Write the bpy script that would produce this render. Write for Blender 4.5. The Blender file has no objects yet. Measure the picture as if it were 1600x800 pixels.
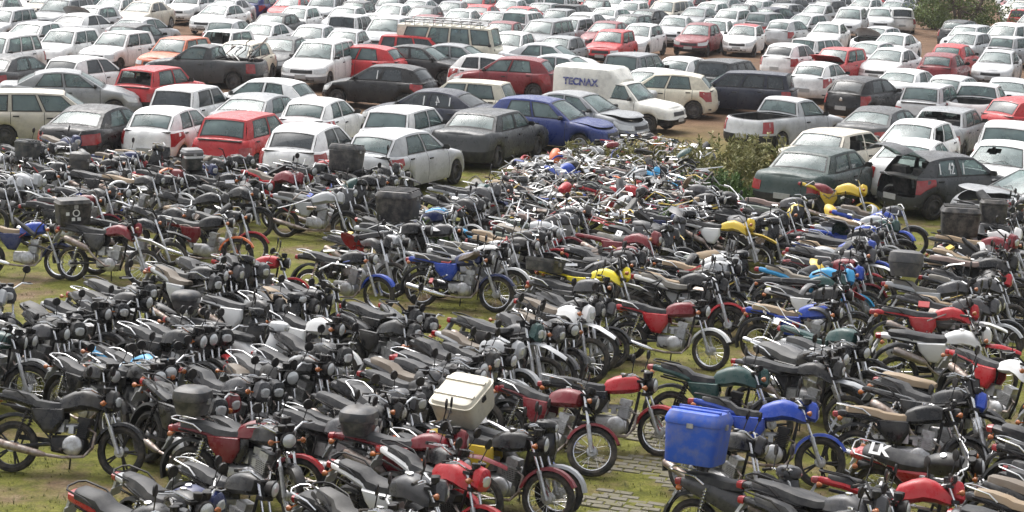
import bpy, bmesh, math, random
from mathutils import Vector, Matrix, noise as mnoise

# ------------------------------------------------------------------ camera
SC = bpy.context.scene
FPX, CAM_H, HORIZON, ROLL = 2800.0, 6.72, -150.0, math.radians(2.0)
TILT = math.atan((400 - HORIZON) / FPX)
cam_d = bpy.data.cameras.new('camera')
cam_d.sensor_width = 36.0
cam_d.lens = 36.0 * FPX / 1600.0
cam_d.clip_start = 0.3
cam_d.clip_end = 3000
cam = bpy.data.objects.new('camera', cam_d)
SC.collection.objects.link(cam)
cam.matrix_world = (Matrix.Translation((0, 0, CAM_H)) @ Matrix.Rotation(math.pi / 2 - TILT, 4, 'X')
                    @ Matrix.Rotation(ROLL, 4, 'Z'))
SC.camera = cam

# ------------------------------------------------------------------ sky, sun, exposure (thin bright overcast)
SUN_EL, SUN_AZ = math.radians(58), math.radians(-35)      # azimuth from +Y, towards +X
world = bpy.data.worlds.new('World')
SC.world = world
world.use_nodes = True
wn = world.node_tree.nodes
wl = world.node_tree.links
wn.clear()
sky = wn.new('ShaderNodeTexSky')
sky.sky_type = 'NISHITA'
sky.sun_disc = False
sky.sun_elevation = SUN_EL
sky.sun_rotation = SUN_AZ
sky.air_density = 1.0
sky.dust_density = 6.0
sky.ozone_density = 1.0
hsv = wn.new('ShaderNodeHueSaturation')                   # cloud veil: the blue is greyed out evenly
hsv.inputs['Saturation'].default_value = 0.24
bg = wn.new('ShaderNodeBackground')
bg.inputs['Strength'].default_value = 0.15
wo = wn.new('ShaderNodeOutputWorld')
wl.new(sky.outputs[0], hsv.inputs['Color'])
wl.new(hsv.outputs[0], bg.inputs['Color'])
wl.new(bg.outputs[0], wo.inputs['Surface'])

sun_d = bpy.data.lights.new('sun', 'SUN')
sun_d.energy = 0.8
sun_d.angle = math.radians(70)
sun_d.color = (1.0, 0.98, 0.95)
sun = bpy.data.objects.new('sun', sun_d)
SC.collection.objects.link(sun)
sdir = Vector((math.sin(SUN_AZ) * math.cos(SUN_EL), math.cos(SUN_AZ) * math.cos(SUN_EL), math.sin(SUN_EL)))
sun.rotation_euler = (-sdir).to_track_quat('-Z', 'Y').to_euler()
sun.location = sdir * 60

SC.view_settings.view_transform = 'Standard'
SC.view_settings.look = 'None'
SC.view_settings.gamma = 1.0
SC.view_settings.exposure = 0.90
SC.cycles.max_bounces = 6
SC.cycles.transparent_max_bounces = 10
SC.cycles.caustics_reflective = False
SC.cycles.caustics_refractive = False

RND = random.Random(7)
COL = SC.collection


def ray(px, py):
    x, y = (px - 800) / FPX, -(py - 400) / FPX
    c, s = math.cos(ROLL), math.sin(ROLL)
    x, y = c * x - s * y, s * x + c * y
    return (x, math.cos(TILT) + y * math.sin(TILT), -math.sin(TILT) + y * math.cos(TILT))


def gp(px, py, z=0.0):
    """world point at height z seen at photograph pixel (1600 x 800)"""
    r = ray(px, py)
    k = (z - CAM_H) / r[2]
    return Vector((r[0] * k, r[1] * k, z))


CMI = cam.matrix_world.inverted()


def proj(p):
    q = CMI @ Vector(p)
    return (800 + FPX * q.x / -q.z, 400 - FPX * q.y / -q.z)


# ------------------------------------------------------------------ mesh helpers
class MB:
    """collects shapes, becomes one mesh datablock"""
    def __init__(self):
        self.v, self.f = [], []

    def add(self, vs, fs):
        o = len(self.v)
        self.v += [tuple(p) for p in vs]
        self.f += [tuple(i + o for i in f) for f in fs]
        return self

    def grid(self, rows, closed=False):
        n, m = len(rows), len(rows[0])
        vs = [p for r in rows for p in r]
        fs = []
        for i in range(n - 1):
            for j in range(m - (0 if closed else 1)):
                k = (j + 1) % m
                fs.append((i * m + j, i * m + k, (i + 1) * m + k, (i + 1) * m + j))
        return self.add(vs, fs)

    def loft(self, rings, cap=True):
        self.grid(rings, True)
        if cap:
            m = len(rings[0])
            self.add(rings[0], [tuple(range(m))[::-1]])
            self.add(rings[-1], [tuple(range(m))])
        return self

    def box(self, c, d, rot=None):
        x, y, z = d[0] / 2, d[1] / 2, d[2] / 2
        vs = [Vector((sx * x, sy * y, sz * z)) for sz in (-1, 1) for sy in (-1, 1) for sx in (-1, 1)]
        if rot is not None:
            vs = [rot @ p for p in vs]
        vs = [p + Vector(c) for p in vs]
        return self.add(vs, [(0, 2, 3, 1), (4, 5, 7, 6), (0, 1, 5, 4), (2, 6, 7, 3), (0, 4, 6, 2), (1, 3, 7, 5)])

    def tube(self, pts, r, n=6, cap=True, flat=1.0):
        pts = [Vector(p) for p in pts]
        rs = r if isinstance(r, (list, tuple)) else [r] * len(pts)
        rings = []
        for i, p in enumerate(pts):
            d = (pts[min(i + 1, len(pts) - 1)] - pts[max(i - 1, 0)]).normalized()
            a = Vector((0, 0, 1)) if abs(d.z) < 0.9 else Vector((0, 1, 0))
            e1 = d.cross(a).normalized()
            e2 = e1.cross(d).normalized()
            rings.append([p + (e1 * math.cos(2 * math.pi * k / n) + e2 * math.sin(2 * math.pi * k / n) * flat) * rs[i]
                          for k in range(n)])
        return self.loft(rings, cap)

    def lathe(self, prof, c=(0, 0, 0), axis='Y', n=16, cap=True):
        """prof: (radius, offset along axis)"""
        rings = []
        for r, h in prof:
            ring = []
            for k in range(n):
                a = 2 * math.pi * k / n
                u, w = r * math.cos(a), r * math.sin(a)
                p = {'Y': (u, h, w), 'X': (h, u, w), 'Z': (u, w, h)}[axis]
                ring.append((p[0] + c[0], p[1] + c[1], p[2] + c[2]))
            rings.append(ring)
        return self.loft(rings, cap)

    def xf(self, m):
        self.v = [tuple(m @ Vector(p)) for p in self.v]
        return self

    def mirror_y(self):
        o = len(self.v)
        self.v += [(x, -y, z) for x, y, z in self.v]
        self.f += [tuple(i + o for i in f[::-1]) for f in self.f]
        return self

    def mesh(self, name, mat, smooth=35, weld=True):
        me = bpy.data.meshes.new(name)
        me.from_pydata(self.v, [], self.f)
        bm = bmesh.new()
        bm.from_mesh(me)
        if weld:
            bmesh.ops.remove_doubles(bm, verts=bm.verts, dist=0.0004)
        bmesh.ops.recalc_face_normals(bm, faces=bm.faces)
        bm.to_mesh(me)
        bm.free()
        if smooth:
            me.shade_smooth()
            me.set_sharp_from_angle(angle=math.radians(smooth))
        if mat is not None:
            me.materials.append(mat)
        return me


def mesh_obj(name, me, parent=None, color=None):
    o = bpy.data.objects.new(name, me)
    COL.objects.link(o)
    if parent is not None:
        o.parent = parent
    if color is not None:
        o.color = (*color, 1.0)
    return o


def tag(o, label=None, cat=None, group=None, kind=None):
    if label:
        o['label'] = label
    if cat:
        o['category'] = cat
    if group:
        o['group'] = group
    if kind:
        o['kind'] = kind
    return o


def lerp(a, b, t):
    return a + (b - a) * t


def plin(x, pts):
    """piecewise curve with smooth steps; pts sorted by x"""
    if x <= pts[0][0]:
        return pts[0][1]
    for (x0, y0), (x1, y1) in zip(pts, pts[1:]):
        if x <= x1:
            return lerp(y0, y1, (x - x0) / (x1 - x0))
    return pts[-1][1]


# ------------------------------------------------------------------ materials (all procedural)
MATS = {}


def nodes_of(name):
    m = bpy.data.materials.new(name)
    m.use_nodes = True
    MATS[name] = m
    nt = m.node_tree
    return m, nt, nt.nodes['Principled BSDF'], nt.nodes['Material Output']


def N(nt, t, **kw):
    n = nt.nodes.new(t)
    for k, v in kw.items():
        setattr(n, k, v)
    return n


def ramp(nt, fac, stops, interp='LINEAR'):
    r = N(nt, 'ShaderNodeValToRGB')
    r.color_ramp.interpolation = interp
    e = r.color_ramp.elements
    while len(e) < len(stops):
        e.new(0.5)
    for el, (p, c) in zip(e, stops):
        el.position = p
        el.color = (*c, 1) if len(c) == 3 else c
    nt.links.new(fac, r.inputs[0])
    return r.outputs[0]


def noise_tex(nt, scale, detail=4, rough=0.6, coord='Object', w=None):
    tc = N(nt, 'ShaderNodeTexCoord')
    n = N(nt, 'ShaderNodeTexNoise')
    n.inputs['Scale'].default_value = scale
    n.inputs['Detail'].default_value = detail
    n.inputs['Roughness'].default_value = rough
    oi = N(nt, 'ShaderNodeObjectInfo')
    ad = N(nt, 'ShaderNodeVectorMath', operation='ADD')
    mu = N(nt, 'ShaderNodeVectorMath', operation='SCALE')
    nt.links.new(oi.outputs['Random'], mu.inputs['Scale'])
    mu.inputs[0].default_value = (37, 19, 53)
    nt.links.new(tc.outputs[coord], ad.inputs[0])
    nt.links.new(mu.outputs[0], ad.inputs[1])
    nt.links.new(ad.outputs[0], n.inputs['Vector'])
    return n.outputs[0]


def mixc(nt, fac, a, b, mode='MIX'):
    m = N(nt, 'ShaderNodeMix', data_type='RGBA', blend_type=mode)
    for sock, v in ((m.inputs[0], fac), (m.inputs[6], a), (m.inputs[7], b)):
        if hasattr(v, 'links') or hasattr(v, 'is_linked'):
            nt.links.new(v, sock)
        elif isinstance(v, (int, float)):
            sock.default_value = v
        else:
            sock.default_value = (*v, 1) if len(v) == 3 else v
    return m.outputs[2]


def dusty(name, color=None, rough=0.4, metal=0.0, dust=(0.30, 0.27, 0.23), amount=0.35, scale=4.0, coat=0.0,
          rough_dust=0.85, spec=0.5):
    """colour (None = the object's own colour) under a broken film of dust"""
    m, nt, b, out = nodes_of(name)
    if color is None:
        oi = N(nt, 'ShaderNodeObjectInfo')
        base = oi.outputs['Color']
    else:
        rgb = N(nt, 'ShaderNodeRGB')
        rgb.outputs[0].default_value = (*color, 1)
        base = rgb.outputs[0]
    n = noise_tex(nt, scale, 5, 0.65)
    f = ramp(nt, n, [(0.42, (0, 0, 0)), (0.72, (amount,) * 3)])
    nt.links.new(mixc(nt, f, base, dust), b.inputs['Base Color'])
    rr = N(nt, 'ShaderNodeMapRange')
    rr.inputs['To Min'].default_value = rough
    rr.inputs['To Max'].default_value = rough_dust
    nt.links.new(f, rr.inputs['Value'])
    nt.links.new(rr.outputs[0], b.inputs['Roughness'])
    b.inputs['Metallic'].default_value = metal
    b.inputs['Coat Weight'].default_value = coat
    b.inputs['Coat Roughness'].default_value = 0.12
    b.inputs['Specular IOR Level'].default_value = spec
    return m


PAINT = dusty('car_paint', None, 0.30, 0.0, amount=0.10, scale=1.6, coat=0.12, spec=0.42)


def weathered(m):
    nt = m.node_tree
    b = nt.nodes['Principled BSDF']
    src = b.inputs['Base Color'].links[0].from_socket
    n = noise_tex(nt, 2.6, 8, 0.72)
    f = ramp(nt, n, [(0.40, (0.82, 0.82, 0.82)), (0.50, (1, 1, 1)), (0.68, (1.12, 1.11, 1.09))])
    nt.links.new(mixc(nt, 1.0, src, f, 'MULTIPLY'), b.inputs['Base Color'])
    n2 = noise_tex(nt, 7, 6, 0.7)
    r = ramp(nt, n2, [(0.38, (0.22,) * 3), (0.62, (0.62,) * 3)])
    nt.links.new(r, b.inputs['Roughness'])


weathered(PAINT)
BPAINT = dusty('bike_paint', None, 0.26, 0.0, amount=0.16, scale=7, coat=0.2, spec=0.3)
PLASTIC = dusty('dark_plastic', (0.015, 0.016, 0.017), 0.5, amount=0.2, scale=5, spec=0.35)
TRIM = dusty('black_trim', (0.012, 0.012, 0.013), 0.5, amount=0.12, scale=4)
RUBBER = dusty('tyre_rubber', (0.022, 0.022, 0.022), 0.8, amount=0.55, scale=9, dust=(0.16, 0.13, 0.10), spec=0.3)
ALLOY = dusty('alloy', (0.42, 0.42, 0.43), 0.35, 0.85, amount=0.5, scale=9)
STEELW = dusty('steel_wheel', (0.05, 0.05, 0.055), 0.5, 0.2, amount=0.5, scale=9)
CHROME = dusty('chrome', (0.78, 0.78, 0.78), 0.16, 1.0, amount=0.4, scale=14)
CAST = dusty('cast_metal', (0.50, 0.50, 0.50), 0.38, 0.85, amount=0.6, scale=16, dust=(0.14, 0.12, 0.10))
BLACKMETAL = dusty('black_metal', (0.009, 0.009, 0.010), 0.42, 0.0, amount=0.22, scale=12, dust=(0.16, 0.13, 0.11), spec=0.3)
RUSTY = dusty('rusty_pipe', (0.34, 0.30, 0.27), 0.4, 0.7, amount=0.85, scale=11, dust=(0.13, 0.06, 0.035))
SEATV = dusty('seat_vinyl', None, 0.48, 0.0, amount=0.26, scale=7, dust=(0.26, 0.25, 0.23), spec=0.3)
REDLAMP = dusty('red_lamp', (0.30, 0.008, 0.010), 0.15, amount=0.25, scale=6, coat=0.5)
CLEARLAMP = dusty('clear_lamp', (0.62, 0.63, 0.62), 0.12, 0.3, amount=0.35, scale=6, coat=0.6)
AMBER = dusty('amber_lamp', (0.36, 0.10, 0.015), 0.2, amount=0.25, scale=8, coat=0.4)
PLATE = dusty('number_plate', (0.42, 0.43, 0.43), 0.4, amount=0.5, scale=14)
CHALK = dusty('chalk', (0.82, 0.82, 0.82), 0.9, amount=0.1, scale=14)
INTERIOR = dusty('car_interior', (0.045, 0.045, 0.048), 0.85, amount=0.4, scale=4)
BOXMAT = dusty('box_plastic', None, 0.42, 0.0, amount=0.45, scale=8, coat=0.1)
WHITEMARK = dusty('white_lettering', (0.8, 0.8, 0.78), 0.6, amount=0.3, scale=10)
BLUEMARK = dusty('blue_lettering', (0.04, 0.06, 0.28), 0.6, amount=0.9, scale=14, dust=(0.55, 0.53, 0.46))


def make_glass(name, tint, keep, dirt):
    m, nt, b, out = nodes_of(name)
    n = noise_tex(nt, 2.0, 5, 0.6)
    f = ramp(nt, n, [(0.35, (keep - 0.12,) * 3), (0.75, (min(1, keep + 0.22),) * 3)])
    tr = N(nt, 'ShaderNodeBsdfTransparent')
    tr.inputs[0].default_value = (*tint, 1)
    b.inputs['Base Color'].default_value = (*dirt, 1)
    b.inputs['Roughness'].default_value = 0.08
    b.inputs['Specular IOR Level'].default_value = 0.9
    mx = N(nt, 'ShaderNodeMixShader')
    nt.links.new(f, mx.inputs[0])
    nt.links.new(tr.outputs[0], mx.inputs[1])
    nt.links.new(b.outputs[0], mx.inputs[2])
    nt.links.new(mx.outputs[0], out.inputs['Surface'])
    return m


GLASS = make_glass('window_glass', (0.55, 0.68, 0.64), 0.58, (0.17, 0.235, 0.232))
GLASSDARK = make_glass('tinted_glass', (0.16, 0.19, 0.20), 0.7, (0.045, 0.055, 0.060))
# ------------------------------------------------------------------ cars
# One car is described by numbers (metres, x forward from the middle of the car) and turned into parts.
CARS = {
    'hatchback': dict(L=3.88, W=1.66, H=1.46, r=0.295, ax=(1.19, -1.24), cowl=0.82, wtop=0.14, rtop=-1.38, rbase=-1.80,
                      nose=0.70, hood=0.88, belt=0.93, deck=0.96, rw=0.56, bow=0.20, rc=0.28, boxy=0.0,
                      wins=[(0.62, -0.22), (-0.30, -1.12)], quarter=None, tail='hatch'),
    'boxy_hatchback': dict(L=3.70, W=1.57, H=1.44, r=0.275, ax=(1.14, -1.20), cowl=0.74, wtop=0.24, rtop=-1.42, rbase=-1.74,
                           nose=0.76, hood=0.90, belt=0.92, deck=0.93, rw=0.60, bow=0.07, rc=0.12, boxy=1.0,
                           wins=[(0.56, -0.30), (-0.38, -1.30)], quarter=None, tail='hatch'),
    'compact_hatchback': dict(L=3.62, W=1.62, H=1.44, r=0.285, ax=(1.13, -1.16), cowl=0.80, wtop=0.18, rtop=-1.20, rbase=-1.64,
                              nose=0.70, hood=0.90, belt=0.94, deck=0.96, rw=0.54, bow=0.26, rc=0.32, boxy=0.0,
                              wins=[(0.60, -0.34), (-0.44, -1.12)], quarter=None, tail='hatch'),
    'saloon': dict(L=4.25, W=1.69, H=1.44, r=0.30, ax=(1.30, -1.30), cowl=0.98, wtop=0.30, rtop=-0.92, rbase=-1.52,
                   nose=0.70, hood=0.90, belt=0.94, deck=1.00, rw=0.56, bow=0.20, rc=0.28, boxy=0.0,
                   wins=[(0.76, -0.08), (-0.17, -0.98)], quarter=None, tail='boot'),
    'boxy_saloon': dict(L=4.38, W=1.68, H=1.38, r=0.29, ax=(1.34, -1.28), cowl=0.98, wtop=0.42, rtop=-0.98, rbase=-1.40,
                        nose=0.74, hood=0.89, belt=0.90, deck=0.95, rw=0.60, bow=0.07, rc=0.11, boxy=1.0,
                        wins=[(0.80, -0.04), (-0.13, -0.98)], quarter=None, tail='boot'),
    'estate': dict(L=4.14, W=1.66, H=1.46, r=0.29, ax=(1.26, -1.22), cowl=0.90, wtop=0.28, rtop=-1.72, rbase=-1.96,
                   nose=0.72, hood=0.88, belt=0.92, deck=0.94, rw=0.58, bow=0.14, rc=0.20, boxy=0.5,
                   wins=[(0.70, -0.16), (-0.25, -1.02)], quarter=(-1.14, -1.78), tail='hatch'),
    'pickup': dict(L=4.42, W=1.68, H=1.47, r=0.30, ax=(1.36, -1.34), cowl=0.98, wtop=0.36, rtop=-0.38, rbase=-0.52,
                   nose=0.74, hood=0.91, belt=0.95, deck=0.98, rw=0.58, bow=0.14, rc=0.18, boxy=0.6,
                   wins=[(0.78, -0.20)], quarter=None, tail='bed'),
    'delivery_van': dict(L=4.12, W=1.62, H=1.46, r=0.285, ax=(1.30, -1.28), cowl=0.90, wtop=0.40, rtop=-0.24, rbase=-0.30,
                         nose=0.76, hood=0.90, belt=0.93, deck=0.95, rw=0.60, bow=0.08, rc=0.13, boxy=1.0,
                         wins=[(0.72, -0.12)], quarter=None, tail='van'),
    'minibus': dict(L=4.40, W=1.72, H=1.92, r=0.31, ax=(1.35, -1.10), cowl=2.02, wtop=1.80, rtop=-2.02, rbase=-2.12,
                    nose=1.02, hood=1.12, belt=1.18, deck=1.18, rw=0.70, bow=0.16, rc=0.22, boxy=0.5,
                    wins=[(1.90, 1.12), (1.02, 0.20), (0.10, -0.78), (-0.88, -1.82)], quarter=None, tail='hatch'),
    'suv': dict(L=4.15, W=1.74, H=1.66, r=0.335, ax=(1.28, -1.26), cowl=0.92, wtop=0.34, rtop=-1.66, rbase=-1.92,
                nose=0.84, hood=1.02, belt=1.06, deck=1.08, rw=0.62, bow=0.16, rc=0.22, boxy=0.4,
                wins=[(0.72, -0.16), (-0.26, -1.04)], quarter=(-1.16, -1.70), tail='hatch'),
}
LV = [0.0, 0.10, 0.26, 0.42, 0.58, 0.74, 0.87, 0.95, 1.0]          # levels up the side
LW = [0.94, 0.975, 1.0, 1.0, 1.0, 0.985, 0.955, 0.925, 0.885]      # width of the body at each level
LF = [-0.10, -0.02, 0.02, 0.012, -0.03, -0.05, -0.08, -0.12, -0.17]  # how far the nose stands forward
LR = [-0.08, -0.01, 0.02, 0.012, -0.02, -0.03, -0.05, -0.07, -0.10]


def car_parts(kind):
    P = CARS[kind]
    L, W, H, r = P['L'], P['W'], P['H'], P['r']
    a, b, bow, rc, boxy = L / 2, W / 2, P['bow'], P['rc'], P['boxy']
    xc, xw, xt, xr = P['cowl'], P['wtop'], P['rtop'], P['rbase']
    R = r + 0.045
    sill = 0.21 if kind != 'suv' else 0.30
    belt_mid = P['belt']

    def zs(x):
        return plin(x, [(-a, P['deck'] - 0.05), (-a + 0.15, P['deck']), (xr, P['deck']), (xr + 0.5, belt_mid + 0.012),
                        (xc - 0.45, belt_mid), (xc, P['hood'] + 0.02), (lerp(xc, a, 0.5), lerp(P['hood'], P['nose'], 0.30)),
                        (a - 0.25, P['nose'] + 0.055), (a, P['nose'])])

    def zb(x):
        z = sill
        for xa in P['ax']:
            d = abs(x - xa)
            if d < R - 1e-6:
                z = max(z, r + math.sqrt(R * R - d * d) * 0.98)
            elif d < R + 0.012:
                z = max(z, r)
        return z

    def prof(t, arr):
        return plin(t, list(zip(LV, arr)))

    xs_f = a - bow - rc
    xs_r = -(a - bow * 0.8 - rc)

    def fascia(f, front):
        g = max(0.0, (f - 0.62) / 0.38)
        k = bow if front else bow * 0.8
        x = a - k * f * f - rc * (1 - math.sqrt(max(0.0, 1 - g * g)))
        return x if front else -x

    def width(x):
        e = max(0.0, abs(x) - 0.45 * a) / (a * 0.55)
        return b * (1 - (0.055 - 0.025 * boxy) * e * e)

    def f_at(x, front):
        lo, hi = 0.0, 1.0
        for _ in range(24):
            m = (lo + hi) / 2
            if abs(fascia(m, front)) > abs(x):
                lo = m
            else:
                hi = m
        return lo

    # stations from the middle of the nose along the left side to the middle of the tail
    st = []
    fr = [0.0, 0.22, 0.42, 0.58, 0.70, 0.80, 0.88, 0.94, 0.98]
    for f in fr:
        st.append((fascia(f, True), f, 'F'))
    xs = {xs_f, xs_r, xc, xr}
    for xa in P['ax']:
        for k in range(9):
            xs.add(xa + R * math.cos(math.pi * k / 8))
        xs.add(xa + R + 0.02)
        xs.add(xa - R - 0.02)
    gaps = []                      # door gaps
    wins = P['wins']
    doors = []
    if P['tail'] == 'hatch' or P['tail'] == 'boot' or P['tail'] in ('bed', 'van'):
        bounds = [xc - 0.08] + [(wins[i][1] + wins[i + 1][0]) / 2 for i in range(len(wins) - 1)] + [wins[-1][1] - 0.04]
        if kind == 'minibus':
            bounds = [1.95, 1.07, 0.15]
        for i in range(min(2, len(bounds) - 1)):
            doors.append((bounds[i] - 0.008, bounds[i + 1] + 0.008))
        for x in bounds[:3]:
            gaps.append(x)
            xs.add(x - 0.008)
            xs.add(x + 0.008)
    for x in list(xs):
        if x > xs_f or x < xs_r:
            xs.discard(x)
    xl = sorted(xs, reverse=True)
    # fill long gaps
    out = []
    for p, q in zip(xl, xl[1:]):
        out.append(p)
        n = int((p - q) / 0.22)
        for k in range(1, n + 1):
            out.append(lerp(p, q, k / (n + 1)))
    out.append(xl[-1])
    # drop near-duplicates
    side = [out[0]]
    for x in out[1:]:
        if side[-1] - x > 0.004:
            side.append(x)
    for x in side:
        st.append((x, 1.0, 'S'))
    frr = list(fr)
    if xr < xs_r:
        fx_ = f_at(xr, False)
        frr = sorted([f for f in fr if abs(f - fx_) > 0.03] + [fx_])
    for f in frr[::-1]:
        st.append((fascia(f, False), f, 'R'))

    def surf(x, f, t, off=0.0):
        """point on the left body side: nominal x, width fraction f, level t"""
        hw = width(x)
        y = hw * f * prof(t, LW)
        k = max(0.0, min(1.0, (abs(x) - (a - bow - rc - 0.35)) / (bow + rc + 0.35)))
        k = k * k * (3 - 2 * k)
        d = prof(t, LF if x > 0 else LR)
        if P['tail'] == 'van' and x < 0 or kind == 'minibus':
            d *= 0.35
        xx = x + (d * k if x > 0 else -d * k)
        z0 = zb(x) if f > 0.8 else sill
        z = lerp(z0, zs(x), t)
        return Vector((xx, y, z))

    parts = {}

    def M(name):
        return parts.setdefault(name, MB())

    # ---- shell panels, sorted to the part they belong to
    for i in range(len(st) - 1):
        (x0, f0, k0), (x1, f1, k1) = st[i], st[i + 1]
        xm, fm = (x0 + x1) / 2, (f0 + f1) / 2
        for j in range(len(LV) - 1):
            t0, t1 = LV[j], LV[j + 1]
            q = [surf(x0, f0, t0), surf(x1, f1, t0), surf(x1, f1, t1), surf(x0, f0, t1)]
            name = 'body'
            if xm > P['ax'][0] + R and t1 <= 0.421:
                name = 'front_bumper'
            elif xm < P['ax'][1] - R and t1 <= 0.421:
                name = 'rear_bumper'
            elif k0 == 'S' and k1 == 'S' and t0 >= 0.09:
                for d, (da, db) in enumerate(doors):
                    if db <= xm <= da:
                        name = 'door%d' % d
                if abs(x0 - x1) < 0.02 and any(abs(xm - gx) < 0.006 for gx in gaps):
                    name = 'gap%d' % min(range(len(gaps)), key=lambda q: abs(gaps[q] - xm))
            elif k0 == 'R' and k1 == 'R' and fm < 0.79 and t0 > 0.41:
                name = {'hatch': 'tailgate', 'bed': 'tailgate', 'boot': 'boot_lid', 'van': 'rear_door'}[P['tail']]
            if name.startswith(('door', 'gap')):
                M(name).add(q, [(0, 1, 2, 3)])
                M(name + 'r').add([(p.x, -p.y, p.z) for p in q], [(3, 2, 1, 0)])
            else:
                M(name).add(q, [(0, 1, 2, 3)])
                M(name).add([(p.x, -p.y, p.z) for p in q], [(3, 2, 1, 0)])
    # ---- top: bonnet, boot deck
    CR = 0.05

    def cap_pt(i, f):
        x, fs, _ = st[i]
        p = surf(x, fs, 1.0)
        return Vector((p.x, p.y * f, p.z + CR * (1 - f * f) * min(1.0, p.y / (b * 0.6))))
    fx = [1.0, 0.92, 0.6, 0.2, -0.2, -0.6, -0.92, -1.0]
    for i in range(len(st) - 1):
        xm = (st[i][0] + st[i + 1][0]) / 2
        if xm > xc:
            name = 'hood'
        elif xm < xr:
            name = {'hatch': 'tailgate', 'boot': 'boot_lid', 'bed': None, 'van': None}[P['tail']]
        else:
            name = None
        if name:
            for f0, f1 in zip(fx, fx[1:]):
                nm = name if abs((f0 + f1) / 2) < 0.93 else 'body'
                M(nm).add([cap_pt(i, f0), cap_pt(i + 1, f0), cap_pt(i + 1, f1), cap_pt(i, f1)], [(0, 1, 2, 3)])
    # ---- cabin
    hr = b * P.get('rw', 0.56) / 0.5 * 0.62
    hr = b * (0.70 + 0.05 * boxy)
    crown = 0.05 - 0.02 * boxy
    xm = (xw + xt) / 2

    def zr(x):
        if x > xm:
            e = (x - xm) / (xw - xm)
            return H - crown - 0.055 * e * e * (1 - 0.5 * boxy)
        e = (xm - x) / (xm - xt)
        return H - crown - (0.085 if kind not in ('minibus', 'estate', 'suv') else 0.03) * e * e * (1 - 0.6 * boxy)

    def roof(x, f):
        e = (x - xm) / (xw - xt) * 2
        w = hr * (1 - 0.05 * e * e)
        g = abs(f) ** 2.2
        return Vector((x, w * f, zr(x) + crown * (1 - g)))

    def fof(x):
        """width fraction of the outline at x (less than 1 round the corners)"""
        front = x > 0
        if (front and x <= xs_f) or (not front and x >= xs_r):
            return 1.0
        lo, hi = 0.0, 1.0
        for _ in range(24):
            m = (lo + hi) / 2
            if abs(fascia(m, front)) > abs(x):
                lo = m
            else:
                hi = m
        return lo

    def base(x):
        return surf(x, fof(x), 1.0)

    def sidept(xb, xtop, v, inset=0.0):
        p, q = base(xb), roof(xtop, 1.0)
        c = p.lerp(q, v)
        c.y += 0.022 * math.sin(math.pi * v) - inset
        return c

    def topx(xb):
        """roof x above a belt x, so pillars lean the right way"""
        return plin(xb, [(xr, xt), (xr + 0.55, lerp(xt, xw, 0.20) if xr + .55 < xc - .6 else xt),
                         (xc - 0.55, lerp(xw, xt, 0.14)), (xc, xw)]) if xr + 0.55 < xc - 0.55 else lerp(
                         xt, xw, (xb - xr) / (xc - xr))

    segs = []                                  # (x start, x end, window?)
    wl_ = list(wins) + ([P['quarter']] if P['quarter'] else [])
    cur = xc
    for (wa, wb) in wl_:
        segs.append((cur, wa, False))
        segs.append((wa, wb, True))
        cur = wb
    segs.append((cur, xr, False))
    vb, vt = 0.05, 0.90
    wi = 0
    for (x0, x1, isw) in segs:
        n = 4 if isw else 2
        xsn = [lerp(x0, x1, k / n) for k in range(n + 1)]
        vs_ = [0.0, vb, 0.35, 0.65, vt, 1.0]
        for sgn in (1, -1):
            for k in range(n):
                for m_ in range(len(vs_) - 1):
                    hole = isw and 1 <= m_ <= 3
                    q = [sidept(xsn[k], topx(xsn[k]), vs_[m_]), sidept(xsn[k + 1], topx(xsn[k + 1]), vs_[m_]),
                         sidept(xsn[k + 1], topx(xsn[k + 1]), vs_[m_ + 1]), sidept(xsn[k], topx(xsn[k]), vs_[m_ + 1])]
                    q = [Vector((p.x, p.y * sgn, p.z)) for p in q]
                    if not hole:
                        M('cabin_frame').add(q, [(0, 1, 2, 3)])
            if isw:
                rows = [[Vector((p.x, p.y * sgn, p.z)) for p in
                         [sidept(x, topx(x), lerp(vb - 0.01, vt + 0.01, k / 3), 0.010) for x in xsn]] for k in range(4)]
                M('side_window%d%s' % (wi, 'l' if sgn > 0 else 'r')).grid(rows)
                # dark rubber round the pane
                def loop(dx, dv):
                    xa_, xb_ = x0 + dx, x1 - dx
                    pts = [(lerp(xa_, xb_, k / 4), vb + dv[0]) for k in range(5)] + [(xb_, lerp(vb, vt, k / 3)) for k in (1, 2)]
                    pts += [(lerp(xb_, xa_, k / 4), vt + dv[1]) for k in range(5)] + [(xa_, lerp(vt, vb, k / 3)) for k in (1, 2)]
                    return [Vector((p.x, p.y * sgn, p.z)) for p in [sidept(x, topx(x), v, -0.004) for x, v in pts]]
                M('seal_side_window%d%s' % (wi, 'l' if sgn > 0 else 'r')).grid([loop(.008, (-.015, .01)), loop(-.028, (.045, -.03))], True)
        if isw:
            wi += 1
    nr = 8
    rowsR = [[roof(lerp(xw, xt, k / nr), f) for f in (1, .93, .7, .35, 0, -.35, -.7, -.93, -1)] for k in range(nr + 1)]
    M('roof').grid(rowsR)
    fl = [1, .93, .6, .2, -.2, -.6, -.93, -1]

    def screen_pt(f, v, front, inset=0.0):
        sg = 1 if front else -1
        xbs, xts = (xc, xw) if front else (xr, xt)
        bp = base(xbs)
        bw = 0.10 if front else 0.03
        p = Vector((bp.x + sg * bw * (1 - f * f), bp.y * f, bp.z + CR * (1 - f * f)))
        q = roof(xts, f)
        c = p.lerp(q, v)
        nrm = Vector((sg * (q.z - p.z), 0, abs(q.x - p.x))).normalized()
        return c + nrm * (0.03 * math.sin(math.pi * v) * (1 - f * f) - inset)
    lo_r = {'hatch': 0.08, 'boot': 0.06, 'bed': 0.10, 'van': 0.10}[P['tail']]
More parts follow.
